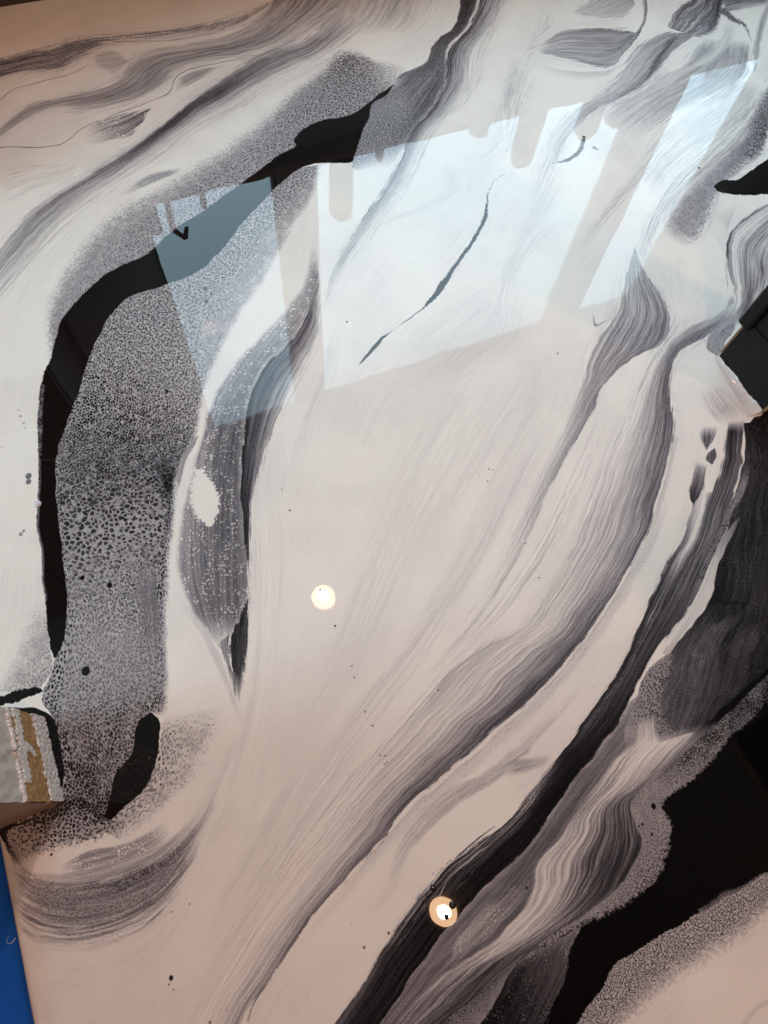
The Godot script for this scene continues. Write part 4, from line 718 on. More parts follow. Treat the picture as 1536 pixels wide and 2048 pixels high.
	# thin wash beside it
	pour(0, [398, 92, 350, 106, 314, 124, 264, 143, 241, 154, 200, 168, 183, 189, 151, 209, 104, 219, 46, 223, 11, 231, -44, 245], [549, 123, 474, 143, 416, 158, 376, 160, 361, 188, 358, 210, 332, 227, 289, 243, 241, 247, 173, 252, 122, 256, 18, 274], 5, [0.95, 0.84, 0.78, 0.84, 0.95], {"ea": 6.3, "eb": 6.3, "ft": 5.4, "al": 0.62, "fa": 0.12, "fb": 0.15, "sa": 0.3, "sf": 16, "sl": 0.4, "td": 0.6})
	# fan
	pour(0, [403, 93, 355, 107, 319, 126, 269, 143, 246, 156, 205, 169, 188, 190, 156, 210, 109, 220, 51, 224, 15, 232, -40, 247], [543, 122, 469, 141, 410, 156, 371, 159, 356, 186, 353, 209, 327, 226, 284, 242, 236, 246, 168, 251, 117, 255, 14, 272], 4, [0.85, 0.95, 0.75, 0.4, 0.75, 0.9, 0.8, 0.35, 0.65, 0.85, 0.7, 0.25, 0.6, 0.75, 0.5, 0.3, 0.8, 0.72, 0.3, 0.35, 0.85, 0.7, 0.2, 0.3, 0.85, 0.75, 0.3, 0.3, 0.8, 0.85, 0.45, 0.25, 0.6, 0.85, 0.4, 0.2, 0.75, 0.5, 0.25, 0.3, 0.6, 0.5, 0.3, 0.2, 0.5, 0.45, 0.3, 0.25], {"ea": 2.4, "eb": 2.4, "ft": 2.4, "fa": 0.08, "sa": 0.4, "sf": 19.5, "sl": 0.4, "td": 0.16})
	# frill
	pour(1, [646, 93, 569, 112, 504, 127, 422, 145, 361, 157, 347, 183, 344, 204, 319, 221, 275, 236, 231, 240, 160, 245], [657, 119, 592, 137, 538, 149, 466, 169, 401, 178, 395, 208, 370, 233, 337, 251, 284, 258, 228, 254, 167, 257], 2, [0.3, 0.25, 0.35, 0.25, 0.3, 0.4, 0.3, 0.5, 0.6, 0.6, 0.65, 0.6, 0.6, 0.5, 0.65, 0.5, 0.7, 0.5, 0.5, 0.4], {"ea": 2.6, "eb": 5.1, "jag": 6.4, "cell": 2.75, "hole": 0.02})
	# south wedge
	pour(2, [163, 254, 128, 252, 91, 269, 53, 290], [225, 251, 202, 264, 173, 290, 123, 322], 2, [0.5, 0.5, 0.1, 0.3, 0.04, 0.2, 0.03, 0.12], {"ea": 2.2, "eb": 1.7, "jag": 1.7, "cell": 3.31, "sa": 0.1, "dots": 0.6, "dd": 0.3, "td": 0.16})
	# south lace
	pour(1, [163, 251, 113, 254, 62, 260, 9, 270], [175, 255, 135, 251, 98, 269, 56, 291], 2, [0.4, 0.5, 0.3, 0.55, 0.35, 0.6, 0.4, 0.6], {"ea": 1.6, "eb": 1.6, "cell": 2.12, "film": 0.55})
	# wedge rim
	pour(0, [206, 260, 177, 286, 149, 305, 125, 323], [207, 261, 179, 287, 150, 306, 126, 324], 1, [0.3], {"ea": 0.8, "eb": 0.8, "ft": 2.2, "al": 0.7})
	# lace east
	pour(1, [556, 318, 486, 304, 466, 302, 411, 301, 362, 302, 294, 301, 248, 302, 220, 312, 182, 327, 158, 339], [552, 364, 482, 356, 448, 353, 408, 358, 360, 359, 315, 358, 284, 360, 253, 362, 228, 366, 204, 370], 3, [0.62, 0.6, 0.97, 0.62, 0.62, 0.97, 0.62, 0.62, 0.97, 0.6, 0.65, 0.97], {"ea": 1.1, "eb": 25.9, "jag": 14.9, "cell": 2.46, "film": 0.82})
	# east specks
	pour(1, [476, 302, 415, 296, 366, 297], [486, 304, 417, 304, 369, 304], 2, [0.2, 0.5], {"ea": 4.9, "eb": 1.2, "cell": 2.37, "film": 0.5, "hole": 0.0})
	# east vein
	pour(0, [399, 410, 367, 411, 338, 419], [404, 418, 372, 419, 347, 426], 1, [0.85], {"ea": 3.3, "eb": 3.3, "al": 0.7})

func paint_floor(which: Array) -> ImageTexture:
	sheet(which)
	tone.resize(TW * TH)
	draw_threads()
	for y in TH:
		for x in TW:
			var cx := (int((x / TS + O1) * 0.11) + 4000) & 1023
			var cy := (int((y / TS + O2) * 0.11) + 4000) & 1023
			var veil := maxf(0.0, t_cloud[cy * 1024 + cx] * 0.0039216 - 0.25)
			var th := threads[mini(y >> 1, (TH >> 1) - 1) * LW + mini(x >> 1, LW - 1)] * 0.0039216
			tone[y * TW + x] = 0.975 - 0.03 * veil - 0.062 * veil * th * th
	all_pours()
	for s in [[-266, -625, 7.3, 0.42], [-268, -615, 6.5, 0.45], [-229, -429, 5.2, 0.03], [-196, -403, 5.9, 0.05], [-256, -294, 8.8, 0.05], [-25, -701, 4.6, 0.05], [101, -895, 6.2, 0.2], [94, -865, 6.1, 0.25], [416, -364, 1.8, 0.15], [421, -360, 1.3, 0.15], [404, -345, 1.6, 0.1], [88, -417, 2.0, 0.1], [89, -456, 1.5, 0.2], [1201, -855, 4.1, 0.1], [97, -965, 2.8, 0.0], [-249, 94, 3.7, 0.08], [-253, 99, 1.3, 0.2], [-250, 106, 1.0, 0.2], [-32, 160, 2.2, 0.3], [400, -167, 1.6, 0.1], [84, -156, 1.4, 0.1], [81, -140, 1.4, 0.1], [84, -219, 2.2, 0.15], [77, -91, 1.5, 0.1], [79, -70, 1.7, 0.25], [183, -77, 1.7, 0.15], [180, 187, 2.4, 0.1], [384, 175, 5.2, 0.04], [358, 187, 2.5, 0.05], [363, 202, 2.5, 0.05], [352, 187, 1.9, 0.05], [1, 159, 2.2, 0.3], [73, -31, 1.3, 0.1], [79, -28, 1.3, 0.1], [78, -20, 1.3, 0.1], [74, -19, 1.3, 0.1], [842, -533, 2.7, 0.3], [646, -529, 2.1, 0.2], [315, -732, 2.6, 0.1], [-221, 153, 2.0, 0.35], [-346, -89, 2.3, 0.1], [-200, 150, 1.0, 0.3], [-230, 30, 1.1, 0.15], [-208, 31, 1.1, 0.15], [-257, -752, 2.6, 0.75], [-256, -739, 3.5, 0.7], [-254, -724, 3.4, 0.72], [-254, -714, 2.6, 0.8], [-296, -531, 4.6, 0.6], [-291, -535, 3.1, 0.5], [-238, -437, 2.2, 0.03], [-195, -462, 3.0, 0.03], [-73, -547, 3.3, 0.02], [-74, -534, 5.0, 0.0], [-86, -528, 2.5, 0.04]]:
		spot(s[0], s[1], s[2], s[3])
	# a little dust in the coat
	rng.seed = 77
	for k in 110:
		spot(rng.randf_range(-450, 1500), rng.randf_range(-1700, 380), rng.randf_range(0.3, 0.75), rng.randf_range(0.1, 0.4))
	# tone -> pigment: carbon black, cool grey where white lies thin over black, warm white
	var ramp := [[0.0, Vector3(0.0035, 0.0035, 0.004)], [0.1, Vector3(0.018, 0.018, 0.021)], [0.3, Vector3(0.085, 0.086, 0.098)], [0.5, Vector3(0.205, 0.206, 0.226)], [0.7, Vector3(0.385, 0.39, 0.405)], [0.85, Vector3(0.605, 0.612, 0.60)], [1.0, Vector3(0.83, 0.842, 0.795)]]
	var lut := PackedByteArray()
	for k in 1024:
		var t := k / 1023.0
		var j := 0
		while j < ramp.size() - 2 and t > ramp[j + 1][0]:
			j += 1
		var w: float = (t - ramp[j][0]) / (ramp[j + 1][0] - ramp[j][0])
		var c: Vector3 = (ramp[j][1] as Vector3).lerp(ramp[j + 1][1], w)
		var q := Color(c.x, c.y, c.z).linear_to_srgb()
		lut.append(int(q.r * 255.0 + 0.5))
		lut.append(int(q.g * 255.0 + 0.5))
		lut.append(int(q.b * 255.0 + 0.5))
	var px := PackedByteArray()
	px.resize(TW * TH * 3)
	for i in TW * TH:
		var k := int(tone[i] * 1023.0) * 3
		px[i * 3] = lut[k]
		px[i * 3 + 1] = lut[k + 1]
		px[i * 3 + 2] = lut[k + 2]
	return ImageTexture.create_from_image(Image.create_from_data(TW, TH, false, Image.FORMAT_RGB8, px))

# ------------------------------------------------------------------ mesh helpers
func mat(c: Color, rough := 0.7, metal := 0.0, spec := 0.5) -> StandardMaterial3D:
	var m := StandardMaterial3D.new()
	m.albedo_color = c.linear_to_srgb()
	m.roughness = rough
	m.metallic = metal
	m.metallic_specular = spec
	return m

func noisy(m: StandardMaterial3D, lo: Color, hi: Color, freq: float, scale_: float, bump := 0.0, sd := 3) -> StandardMaterial3D:
	var n := FastNoiseLite.new()
	n.seed = sd
	n.frequency = freq
	n.fractal_octaves = 5
	var t := NoiseTexture2D.new()
	t.width = 512
	t.height = 512
	t.seamless = true
	t.noise = n
	var r := Gradient.new()
	r.set_color(0, lo.linear_to_srgb())
	r.set_color(1, hi.linear_to_srgb())
	t.color_ramp = r
	m.albedo_color = Color.WHITE
	m.albedo_texture = t
	m.uv1_triplanar = true
	m.uv1_world_triplanar = true
	m.uv1_scale = Vector3.ONE * scale_
	if bump > 0.0:
		var b := NoiseTexture2D.new()
		b.width = 512
		b.height = 512
		b.seamless = true
		b.noise = n
		b.as_normal_map = true
		b.bump_strength = 6.0
		m.normal_enabled = true
		m.normal_texture = b
		m.normal_scale = bump
	return m

func quad(st: SurfaceTool, a: Vector3, b: Vector3, c: Vector3, d: Vector3):
	for p in [a, b, c, a, c, d]:
		st.add_vertex(p)

# box with bevelled edges, from corner lo to corner hi
func add_box(st: SurfaceTool, lo: Vector3, hi: Vector3, bev := 0.0):
	var c := (lo + hi) * 0.5
	var h := (hi - lo) * 0.5
	var b := minf(bev, minf(h.x, minf(h.y, h.z)) * 0.9)
	if b <= 0.0:
		var bm := BoxMesh.new()
		bm.size = hi - lo
		st.append_from(bm, 0, Transform3D(Basis(), c))
		return
	var pts := []
	for sx in [-1, 1]:
		for sy in [-1, 1]:
			for sz in [-1, 1]:
				var s := Vector3(sx, sy, sz)
				var o := h * s
				pts.append([c + o - Vector3(0, b * sy, b * sz), c + o - Vector3(b * sx, 0, b * sz), c + o - Vector3(b * sx, b * sy, 0)])
	var idx := func(x, y, z): return pts[x * 4 + y * 2 + z]
	var tri := func(p, q, r):
		var nn: Vector3 = (q - p).cross(r - p)
		var out: Vector3 = (p + q + r) / 3.0 - c
		if nn.dot(out) > 0.0:
			var t = q; q = r; r = t
		st.add_vertex(p); st.add_vertex(q); st.add_vertex(r)
	var four := func(p, q, r, s):
		tri.call(p, q, r); tri.call(p, r, s)
	for k in 2:
		four.call(idx.call(k, 0, 0)[0], idx.call(k, 1, 0)[0], idx.call(k, 1, 1)[0], idx.call(k, 0, 1)[0])
		four.call(idx.call(0, k, 0)[1], idx.call(1, k, 0)[1], idx.call(1, k, 1)[1], idx.call(0, k, 1)[1])
		four.call(idx.call(0, 0, k)[2], idx.call(1, 0, k)[2], idx.call(1, 1, k)[2], idx.call(0, 1, k)[2])
		for j in 2:
			four.call(idx.call(k, j, 0)[0], idx.call(k, j, 1)[0], idx.call(k, j, 1)[1], idx.call(k, j, 0)[1])
			four.call(idx.call(k, 0, j)[0], idx.call(k, 1, j)[0], idx.call(k, 1, j)[2], idx.call(k, 0, j)[2])
			four.call(idx.call(0, k, j)[1], idx.call(1, k, j)[1], idx.call(1, k, j)[2], idx.call(0, k, j)[2])
	for p in pts:
		tri.call(p[0], p[1], p[2])

func lathe(st: SurfaceTool, at: Vector3, profile: Array, seg := 28):
	for i in profile.size() - 1:
		var r0: float = profile[i][0]
		var y0: float = profile[i][1]
		var r1: float = profile[i + 1][0]
		var y1: float = profile[i + 1][1]
		for k in seg:
			var a0 := TAU * k / seg
			var a1 := TAU * (k + 1) / seg
			var p0 := at + Vector3(cos(a0) * r0, y0, sin(a0) * r0)
			var p1 := at + Vector3(cos(a1) * r0, y0, sin(a1) * r0)
			var p2 := at + Vector3(cos(a1) * r1, y1, sin(a1) * r1)
			var p3 := at + Vector3(cos(a0) * r1, y1, sin(a0) * r1)
			if r0 > 0.0:
				st.add_vertex(p0); st.add_vertex(p1); st.add_vertex(p2)
			if r1 > 0.0:
				st.add_vertex(p0); st.add_vertex(p2); st.add_vertex(p3)

func begin(smooth := false) -> SurfaceTool:
	var st := SurfaceTool.new()
	st.begin(Mesh.PRIMITIVE_TRIANGLES)
	st.set_smooth_group(0 if smooth else -1)
	return st

func obj(called: String, st: SurfaceTool, m: Material, parent: Node = self) -> MeshInstance3D:
	if not st.get_primitive_type() == Mesh.PRIMITIVE_TRIANGLES:
		pass
	st.generate_normals()
	var o := MeshInstance3D.new()
	o.name = called
	o.mesh = st.commit()
	o.material_override = m
	parent.add_child(o, true)
	return o

func slab(called: String, lo: Vector3, hi: Vector3, m: Material, parent: Node = self, bev := 0.0) -> MeshInstance3D:
	var st := begin()
	add_box(st, lo, hi, bev)
	return obj(called, st, m, parent)

func thing(called: String, label: String, category: String, at := Vector3.ZERO, group := "") -> Node3D:
	var o := Node3D.new()
	o.name = called
	o.position = at
	add_child(o, true)
	return tag(o, label, category, group)

func tag(o: Node3D, label: String, category: String, group := "") -> Node3D:
	o.set_meta("label", label)
	o.set_meta("category", category)
	if group:
		o.set_meta("group", group)
	return o

func structure(o: Node3D) -> Node3D:
	o.set_meta("kind", "structure")
	return o

# ------------------------------------------------------------------ the scene
const WALL := -1.878        # inner face of the window wall
const CEIL := 2.4

func _ready():
	camera_and_light()
	materials()
	build_floor()
	build_room()
	build_windows()
	build_glazed_door()
	build_lamps()
	build_cupboard()
	build_stub_wall()
	build_black_post()
	build_blue_sheet()
	build_sill_things()
	build_blisters()

func camera_and_light():
	var cam := Camera3D.new()
	cam.name = "camera"
	cam.transform = Transform3D(Basis(Vector3(0.912532, 0.064602, 0.403872), Vector3(0.344113, 0.412457, -0.843484), Vector3(-0.22107, 0.908684, 0.35415)).orthonormalized(), Vector3(0, 0.92, 0))
	cam.fov = 77.3196
	cam.near = 0.02
	cam.far = 200.0
	add_child(cam)
	cam.current = true
	var we := WorldEnvironment.new()
	we.name = "environment"
	var env := Environment.new()
	env.background_mode = Environment.BG_SKY
	var sky := Sky.new()
	var sm := ProceduralSkyMaterial.new()
	sm.sky_top_color = Color(0.77, 0.90, 0.98)
	sm.sky_horizon_color = Color(0.80, 0.92, 0.99)
	sm.ground_bottom_color = Color(0.55, 0.56, 0.54)
	sm.ground_horizon_color = Color(0.62, 0.63, 0.61)
	sm.sky_energy_multiplier = 1.0
	sky.sky_material = sm
	env.sky = sky
	env.background_energy_multiplier = 1.0
	env.tonemap_mode = Environment.TONE_MAPPER_LINEAR
	env.tonemap_exposure = 1.0
	env.sdfgi_enabled = true
	env.ssao_enabled = true
	env.ssil_enabled = true
	we.environment = env
	add_child(we)

func materials():
	M.wall = noisy(mat(Color.WHITE, 0.8), Color(0.62, 0.58, 0.52), Color(0.68, 0.63, 0.57), 0.02, 1.3)
	M.ceiling = noisy(mat(Color.WHITE, 0.85), Color(0.30, 0.23, 0.18), Color(0.34, 0.26, 0.20), 0.02, 1.1)
	M.wall_brown = noisy(mat(Color.WHITE, 0.8), Color(0.30, 0.22, 0.16), Color(0.35, 0.26, 0.19), 0.02, 1.2)
	M.frame = mat(Color(0.5, 0.48, 0.45), 0.5)
	M.frame_dark = mat(Color(0.10, 0.09, 0.08), 0.5)

func build_floor():
	make_tables()
	grow_flow()
	var body := MeshInstance3D.new()
	body.name = "floor"
	var mesh := ArrayMesh.new()
	var n := FastNoiseLite.new()
	n.seed = 9
	n.frequency = 0.012
	n.fractal_octaves = 2
	# a gently uneven poured sheet, rolled over at its left edge; tenths of a millimetre bend the mirrored window edges
	var xs := [[-0.4020, -0.012], [-0.4018, -0.007], [-0.4005, -0.0028], [-0.398, -0.0009], [-0.393, 0.0]]
	for i in 150:
		xs.append([-0.393 + (3.2 + 0.393) * (i + 1) / 150.0, 0.0])
	var rn := FastNoiseLite.new()
	rn.seed = 17
	rn.frequency = 0.02
	rn.fractal_octaves = 2
	var ripple := NoiseTexture2D.new()
	ripple.width = 1024
	ripple.height = 1024
	ripple.seamless = true
	ripple.noise = rn
	ripple.as_normal_map = true
	ripple.bump_strength = 8.0
	for part in 2:
		var tex := paint_floor([FAR, NEAR][part])
		var m := mat(Color.WHITE, 0.0, 0.0, 0.40)
		m.albedo_texture = tex
		m.normal_enabled = true
		m.normal_texture = ripple
		m.normal_scale = 0.0022
		var e0: float = -2.6 if part == 0 else SPLIT * 0.001
		var e1: float = SPLIT * 0.001 if part == 0 else 0.75
		var rows := 110
		var st := begin(true)
		var grid := []
		for j in rows + 1:
			var line := []
			for c in xs:
				var x: float = c[0]
				var z := (lerpf(e0, e1, float(j) / rows) - E2.x * x) / E2.y
				var t := to_texel(x * 1000.0, z * 1000.0)
				z = maxf(z, WALL - 0.01)
				line.append([Vector3(x, c[1] + n.get_noise_2d(x * 1000.0, z * 1000.0) * 0.00010, z), Vector2(t.x / TW, t.y / TH)])
			grid.append(line)
		for j in rows:
			for i in xs.size() - 1:
				for q in [grid[j][i], grid[j][i + 1], grid[j + 1][i + 1], grid[j][i], grid[j + 1][i + 1], grid[j + 1][i]]:
					st.set_uv(q[1])
					st.add_vertex(q[0])
		st.index()
		st.generate_normals()
		st.commit(mesh)
		mesh.surface_set_material(part, m)
	body.mesh = mesh
	add_child(body)
	structure(body)
	M.plain_resin = mat(Color(0.62, 0.60, 0.58), 0.03)
	structure(slab("floor_base", Vector3(-0.395, -0.08, WALL), Vector3(4.2, -0.014, 3.2), M.plain_resin))
	structure(slab("floor_beyond", Vector3(3.2, -0.014, WALL), Vector3(4.2, -0.002, 3.2), M.plain_resin))

func build_room():
	# window wall with three openings
	var holes := [[0.0735, 0.545], [0.68, 2.085], [2.285, 2.72]]
	var wall := Node3D.new()
	wall.name = "wall_window"
	add_child(wall)
	structure(wall)
	var zb := WALL - 0.14
	slab("wall_below", Vector3(-2.6, -0.08, zb), Vector3(4.2, 0.545, WALL), M.wall, wall)
	slab("wall_above", Vector3(-2.6, 2.033, zb), Vector3(4.2, CEIL, WALL), M.wall, wall)
	var xs := [-2.6, 0.0735, 0.545, 0.68, 2.085, 2.285, 2.72, 4.2]
	for k in [0, 2, 4, 6]:
		slab("wall_pier", Vector3(xs[k], 0.545, zb), Vector3(xs[k + 1], 2.033, WALL), M.wall, wall)
	var base := slab("baseboard", Vector3(-2.6, 0.0, WALL), Vector3(4.2, 0.09, WALL + 0.012), M.frame_dark, wall)
	base.name = "baseboard"
	structure(slab("ceiling", Vector3(-2.6, CEIL, zb), Vector3(4.2, CEIL + 0.1, 3.2), M.ceiling))
	structure(slab("wall_back", Vector3(-2.6, 0, 3.2), Vector3(4.2, CEIL, 3.3), M.wall_brown))
	structure(slab("wall_right", Vector3(4.2, 0, zb), Vector3(4.3, CEIL, 3.3), M.wall_brown))
	# the left wall has a glazed door between the window wall and the partition: it lights the left of the floor
	var lw := Node3D.new()
	lw.name = "wall_left"
	add_child(lw)
	structure(lw)
	slab("wall_pier", Vector3(-2.7, 0, zb), Vector3(-2.6, CEIL, -1.65), M.wall, lw)
	slab("wall_pier", Vector3(-2.7, 0, -0.30), Vector3(-2.6, CEIL, 3.3), M.wall, lw)
	slab("wall_above", Vector3(-2.7, 2.05, -1.65), Vector3(-2.6, CEIL, -0.30), M.wall, lw)
	structure(slab("floor_adjoining", Vector3(-2.6, -0.08, WALL), Vector3(-0.40, -0.012, 3.2), mat(Color(0.35, 0.3, 0.26), 0.6)))

func build_windows():
	M.glass = mat(Color(0.9, 0.95, 0.95), 0.0)
	M.glass.emission_enabled = true
	M.glass.emission = Color(0.79, 0.91, 0.985)
	M.glass.emission_energy_multiplier = 1.2
	M.glass.transparency = BaseMaterial3D.TRANSPARENCY_ALPHA
	M.glass.albedo_color.a = 0.06
	var defs := [[0.0735, 0.545, "narrow left window whose reflection crosses the black river of resin"], [0.68, 2.085, "wide middle window reflected as the large pale panel in the resin"], [2.285, 2.72, "narrow right window reflected beside the grey mullion in the resin"]]
	for d in defs:
		var w := thing("window", d[2], "window", Vector3(d[0], 0.545, WALL), "windows mirrored in the floor")
		var wd: float = d[1] - d[0]
		var hh := 2.033 - 0.545
		var f := 0.012
		slab("frame_side", Vector3(0, 0, -0.09), Vector3(f, hh, -0.02), M.frame, w)
		slab("frame_side", Vector3(wd - f, 0, -0.09), Vector3(wd, hh, -0.02), M.frame, w)
		slab("frame_head", Vector3(f, hh - f, -0.09), Vector3(wd - f, hh, -0.02), M.frame, w)
		slab("frame_foot", Vector3(f, 0, -0.09), Vector3(wd - f, f, -0.02), M.frame, w)
		var pane := begin()
		quad(pane, Vector3(f, f, -0.05), Vector3(wd - f, f, -0.05), Vector3(wd - f, hh - f, -0.05), Vector3(f, hh - f, -0.05))
		obj("pane", pane, M.glass, w)
		daylight(w, Vector3(wd * 0.5, hh * 0.5, -0.060), Vector3.ZERO, Vector2(wd - 2.0 * f, hh - 2.0 * f), 1.8)

# the overcast daylight that a pane lets in
func daylight(parent: Node3D, at: Vector3, turn: Vector3, size: Vector2, energy: float):
	var a := AreaLight3D.new()
	a.name = "daylight"
	a.position = at
	a.rotation_degrees = turn + Vector3(0, 180, 0)
	a.area_size = size
	a.area_normalize_energy = false
	a.light_color = Color(0.765, 0.91, 0.975)
	a.light_energy = energy
	a.area_range = 12.0
	a.shadow_enabled = true
	parent.add_child(a)

func build_glazed_door():
	var d := thing("glazed_door", "glazed door in the left wall that lights the resin from the left", "door", Vector3(-2.65, 0, -0.975))
	slab("door_rail", Vector3(-0.03, 0.0, -0.675), Vector3(0.03, 0.12, 0.675), M.frame, d, 0.003)
	slab("door_rail", Vector3(-0.03, 2.17, -0.675), Vector3(0.03, 2.25, 0.675), M.frame, d, 0.003)
	slab("door_stile", Vector3(-0.03, 0.121, -0.675), Vector3(0.03, 2.169, -0.60), M.frame, d, 0.003)
	slab("door_stile", Vector3(-0.03, 0.121, 0.60), Vector3(0.03, 2.169, 0.675), M.frame, d, 0.003)
	var pane := begin()
	quad(pane, Vector3(0, 0.121, -0.599), Vector3(0, 0.121, 0.599), Vector3(0, 2.169, 0.599), Vector3(0, 2.169, -0.599))
	obj("pane", pane, M.glass, d)
	daylight(d, Vector3(-0.010, 1.145, 0.0), Vector3(0, 90, 0), Vector2(1.198, 2.048), 2.8)

func build_lamps():
	M.can = mat(Color(0.85, 0.66, 0.5), 0.4)
	M.can.emission_enabled = true
	M.can.emission = Color(1.0, 0.80, 0.62)
	M.can.emission_energy_multiplier = 30.0
	M.bulb = mat(Color(1, 0.95, 0.85), 0.4)
	M.bulb.emission_enabled = true
	M.bulb.emission = Color(1.0, 0.92, 0.74)
	M.bulb.emission_energy_multiplier = 30.0
	var spots := [[0.304, -0.958, "ceiling lamp mirrored near the middle of the white resin", 1.05], [0.26, 0.598, "ceiling lamp mirrored in the black streak at the bottom", 0.7], [-1.3, 0.6, "ceiling lamp over the adjoining floor", 0.3], [1.9, 1.2, "ceiling lamp behind the black post", 1.2]]
	for s in spots:
		var l := thing("ceiling_lamp", s[2], "lamp", Vector3(s[0], CEIL, s[1]), "recessed ceiling lamps")
		var st := begin(true)
		lathe(st, Vector3.ZERO, [[0.064, -0.001], [0.064, -0.006], [0.060, -0.008], [0.030, -0.004], [0.0, -0.003]], 40)
		obj("lamp_trim", st, M.can, l)
		st = begin(true)
		lathe(st, Vector3.ZERO, [[0.030, -0.006], [0.027, -0.011], [0.018, -0.016], [0.0, -0.018]], 32)
		obj("bulb", st, M.bulb, l)
		var li := SpotLight3D.new()
		li.name = "lamp_light"
		li.position = Vector3(0, -0.03, 0)
		li.rotation_degrees = Vector3(-90, 0, 0)
		li.light_color = Color(1.0, 0.72, 0.60)
		li.light_energy = s[3]
		li.light_size = 0.03
		li.spot_range = 8.0
		li.spot_angle = 75.0
		li.spot_attenuation = 2.0
		li.spot_angle_attenuation = 0.6
		li.shadow_enabled = true
		l.add_child(li)

# a rough sheet on a plane: origin, two edge vectors, outward normal; lumps(s, t) gives its thickness there, <= 0 cuts it away
func crust(o: Vector3, e: Vector3, f: Vector3, n: Vector3, ne: int, nf: int, lumps: Callable) -> SurfaceTool:
	var st := begin(true)
	var h := []
	for j in nf + 1:
		for i in ne + 1:
			h.append(lumps.call(float(i) / ne, float(j) / nf))
	var at := func(i: int, j: int) -> Vector3:
		return o + e * (float(i) / ne) + f * (float(j) / nf) + n * maxf(h[j * (ne + 1) + i], 0.0)
	for j in nf:
		for i in ne:
			var m: float = maxf(maxf(h[j * (ne + 1) + i], h[j * (ne + 1) + i + 1]), maxf(h[(j + 1) * (ne + 1) + i], h[(j + 1) * (ne + 1) + i + 1]))
			if m <= 0.0:
				continue
			var a: Vector3 = at.call(i, j)
			var b: Vector3 = at.call(i + 1, j)
			var c: Vector3 = at.call(i + 1, j + 1)
			var d: Vector3 = at.call(i, j + 1)
			if (b - a).cross(d - a).dot(n) > 0.0:
				quad(st, a, d, c, b)
			else:
				quad(st, a, b, c, d)
	st.index()
	return st

func build_cupboard():
	# stands just left of the picture and keeps the daylight of the glazed door off the top left of the floor
	var c := thing("tall_cupboard", "tall brown cupboard against the window wall, left of the picture", "cupboard", Vector3(-0.75, 0, -1.55))
	var m := noisy(mat(Color.WHITE, 0.5), Color(0.24, 0.12, 0.06), Color(0.30, 0.16, 0.08), 0.02, 3.0)
	slab("carcass", Vector3(-0.45, 0.0, -0.31), Vector3(0.45, 2.1, 0.28), m, c, 0.003)
	slab("cupboard_door", Vector3(-0.445, 0.06, 0.281), Vector3(-0.003, 2.08, 0.300), m, c, 0.002)
	slab("cupboard_door", Vector3(0.003, 0.06, 0.281), Vector3(0.445, 2.08, 0.300), m, c, 0.002)
	slab("door_knob", Vector3(-0.04, 1.02, 0.301), Vector3(-0.015, 1.045, 0.32), M.frame_dark, c, 0.004)
	slab("door_knob", Vector3(0.015, 1.02, 0.301), Vector3(0.04, 1.045, 0.32), M.frame_dark, c, 0.004)

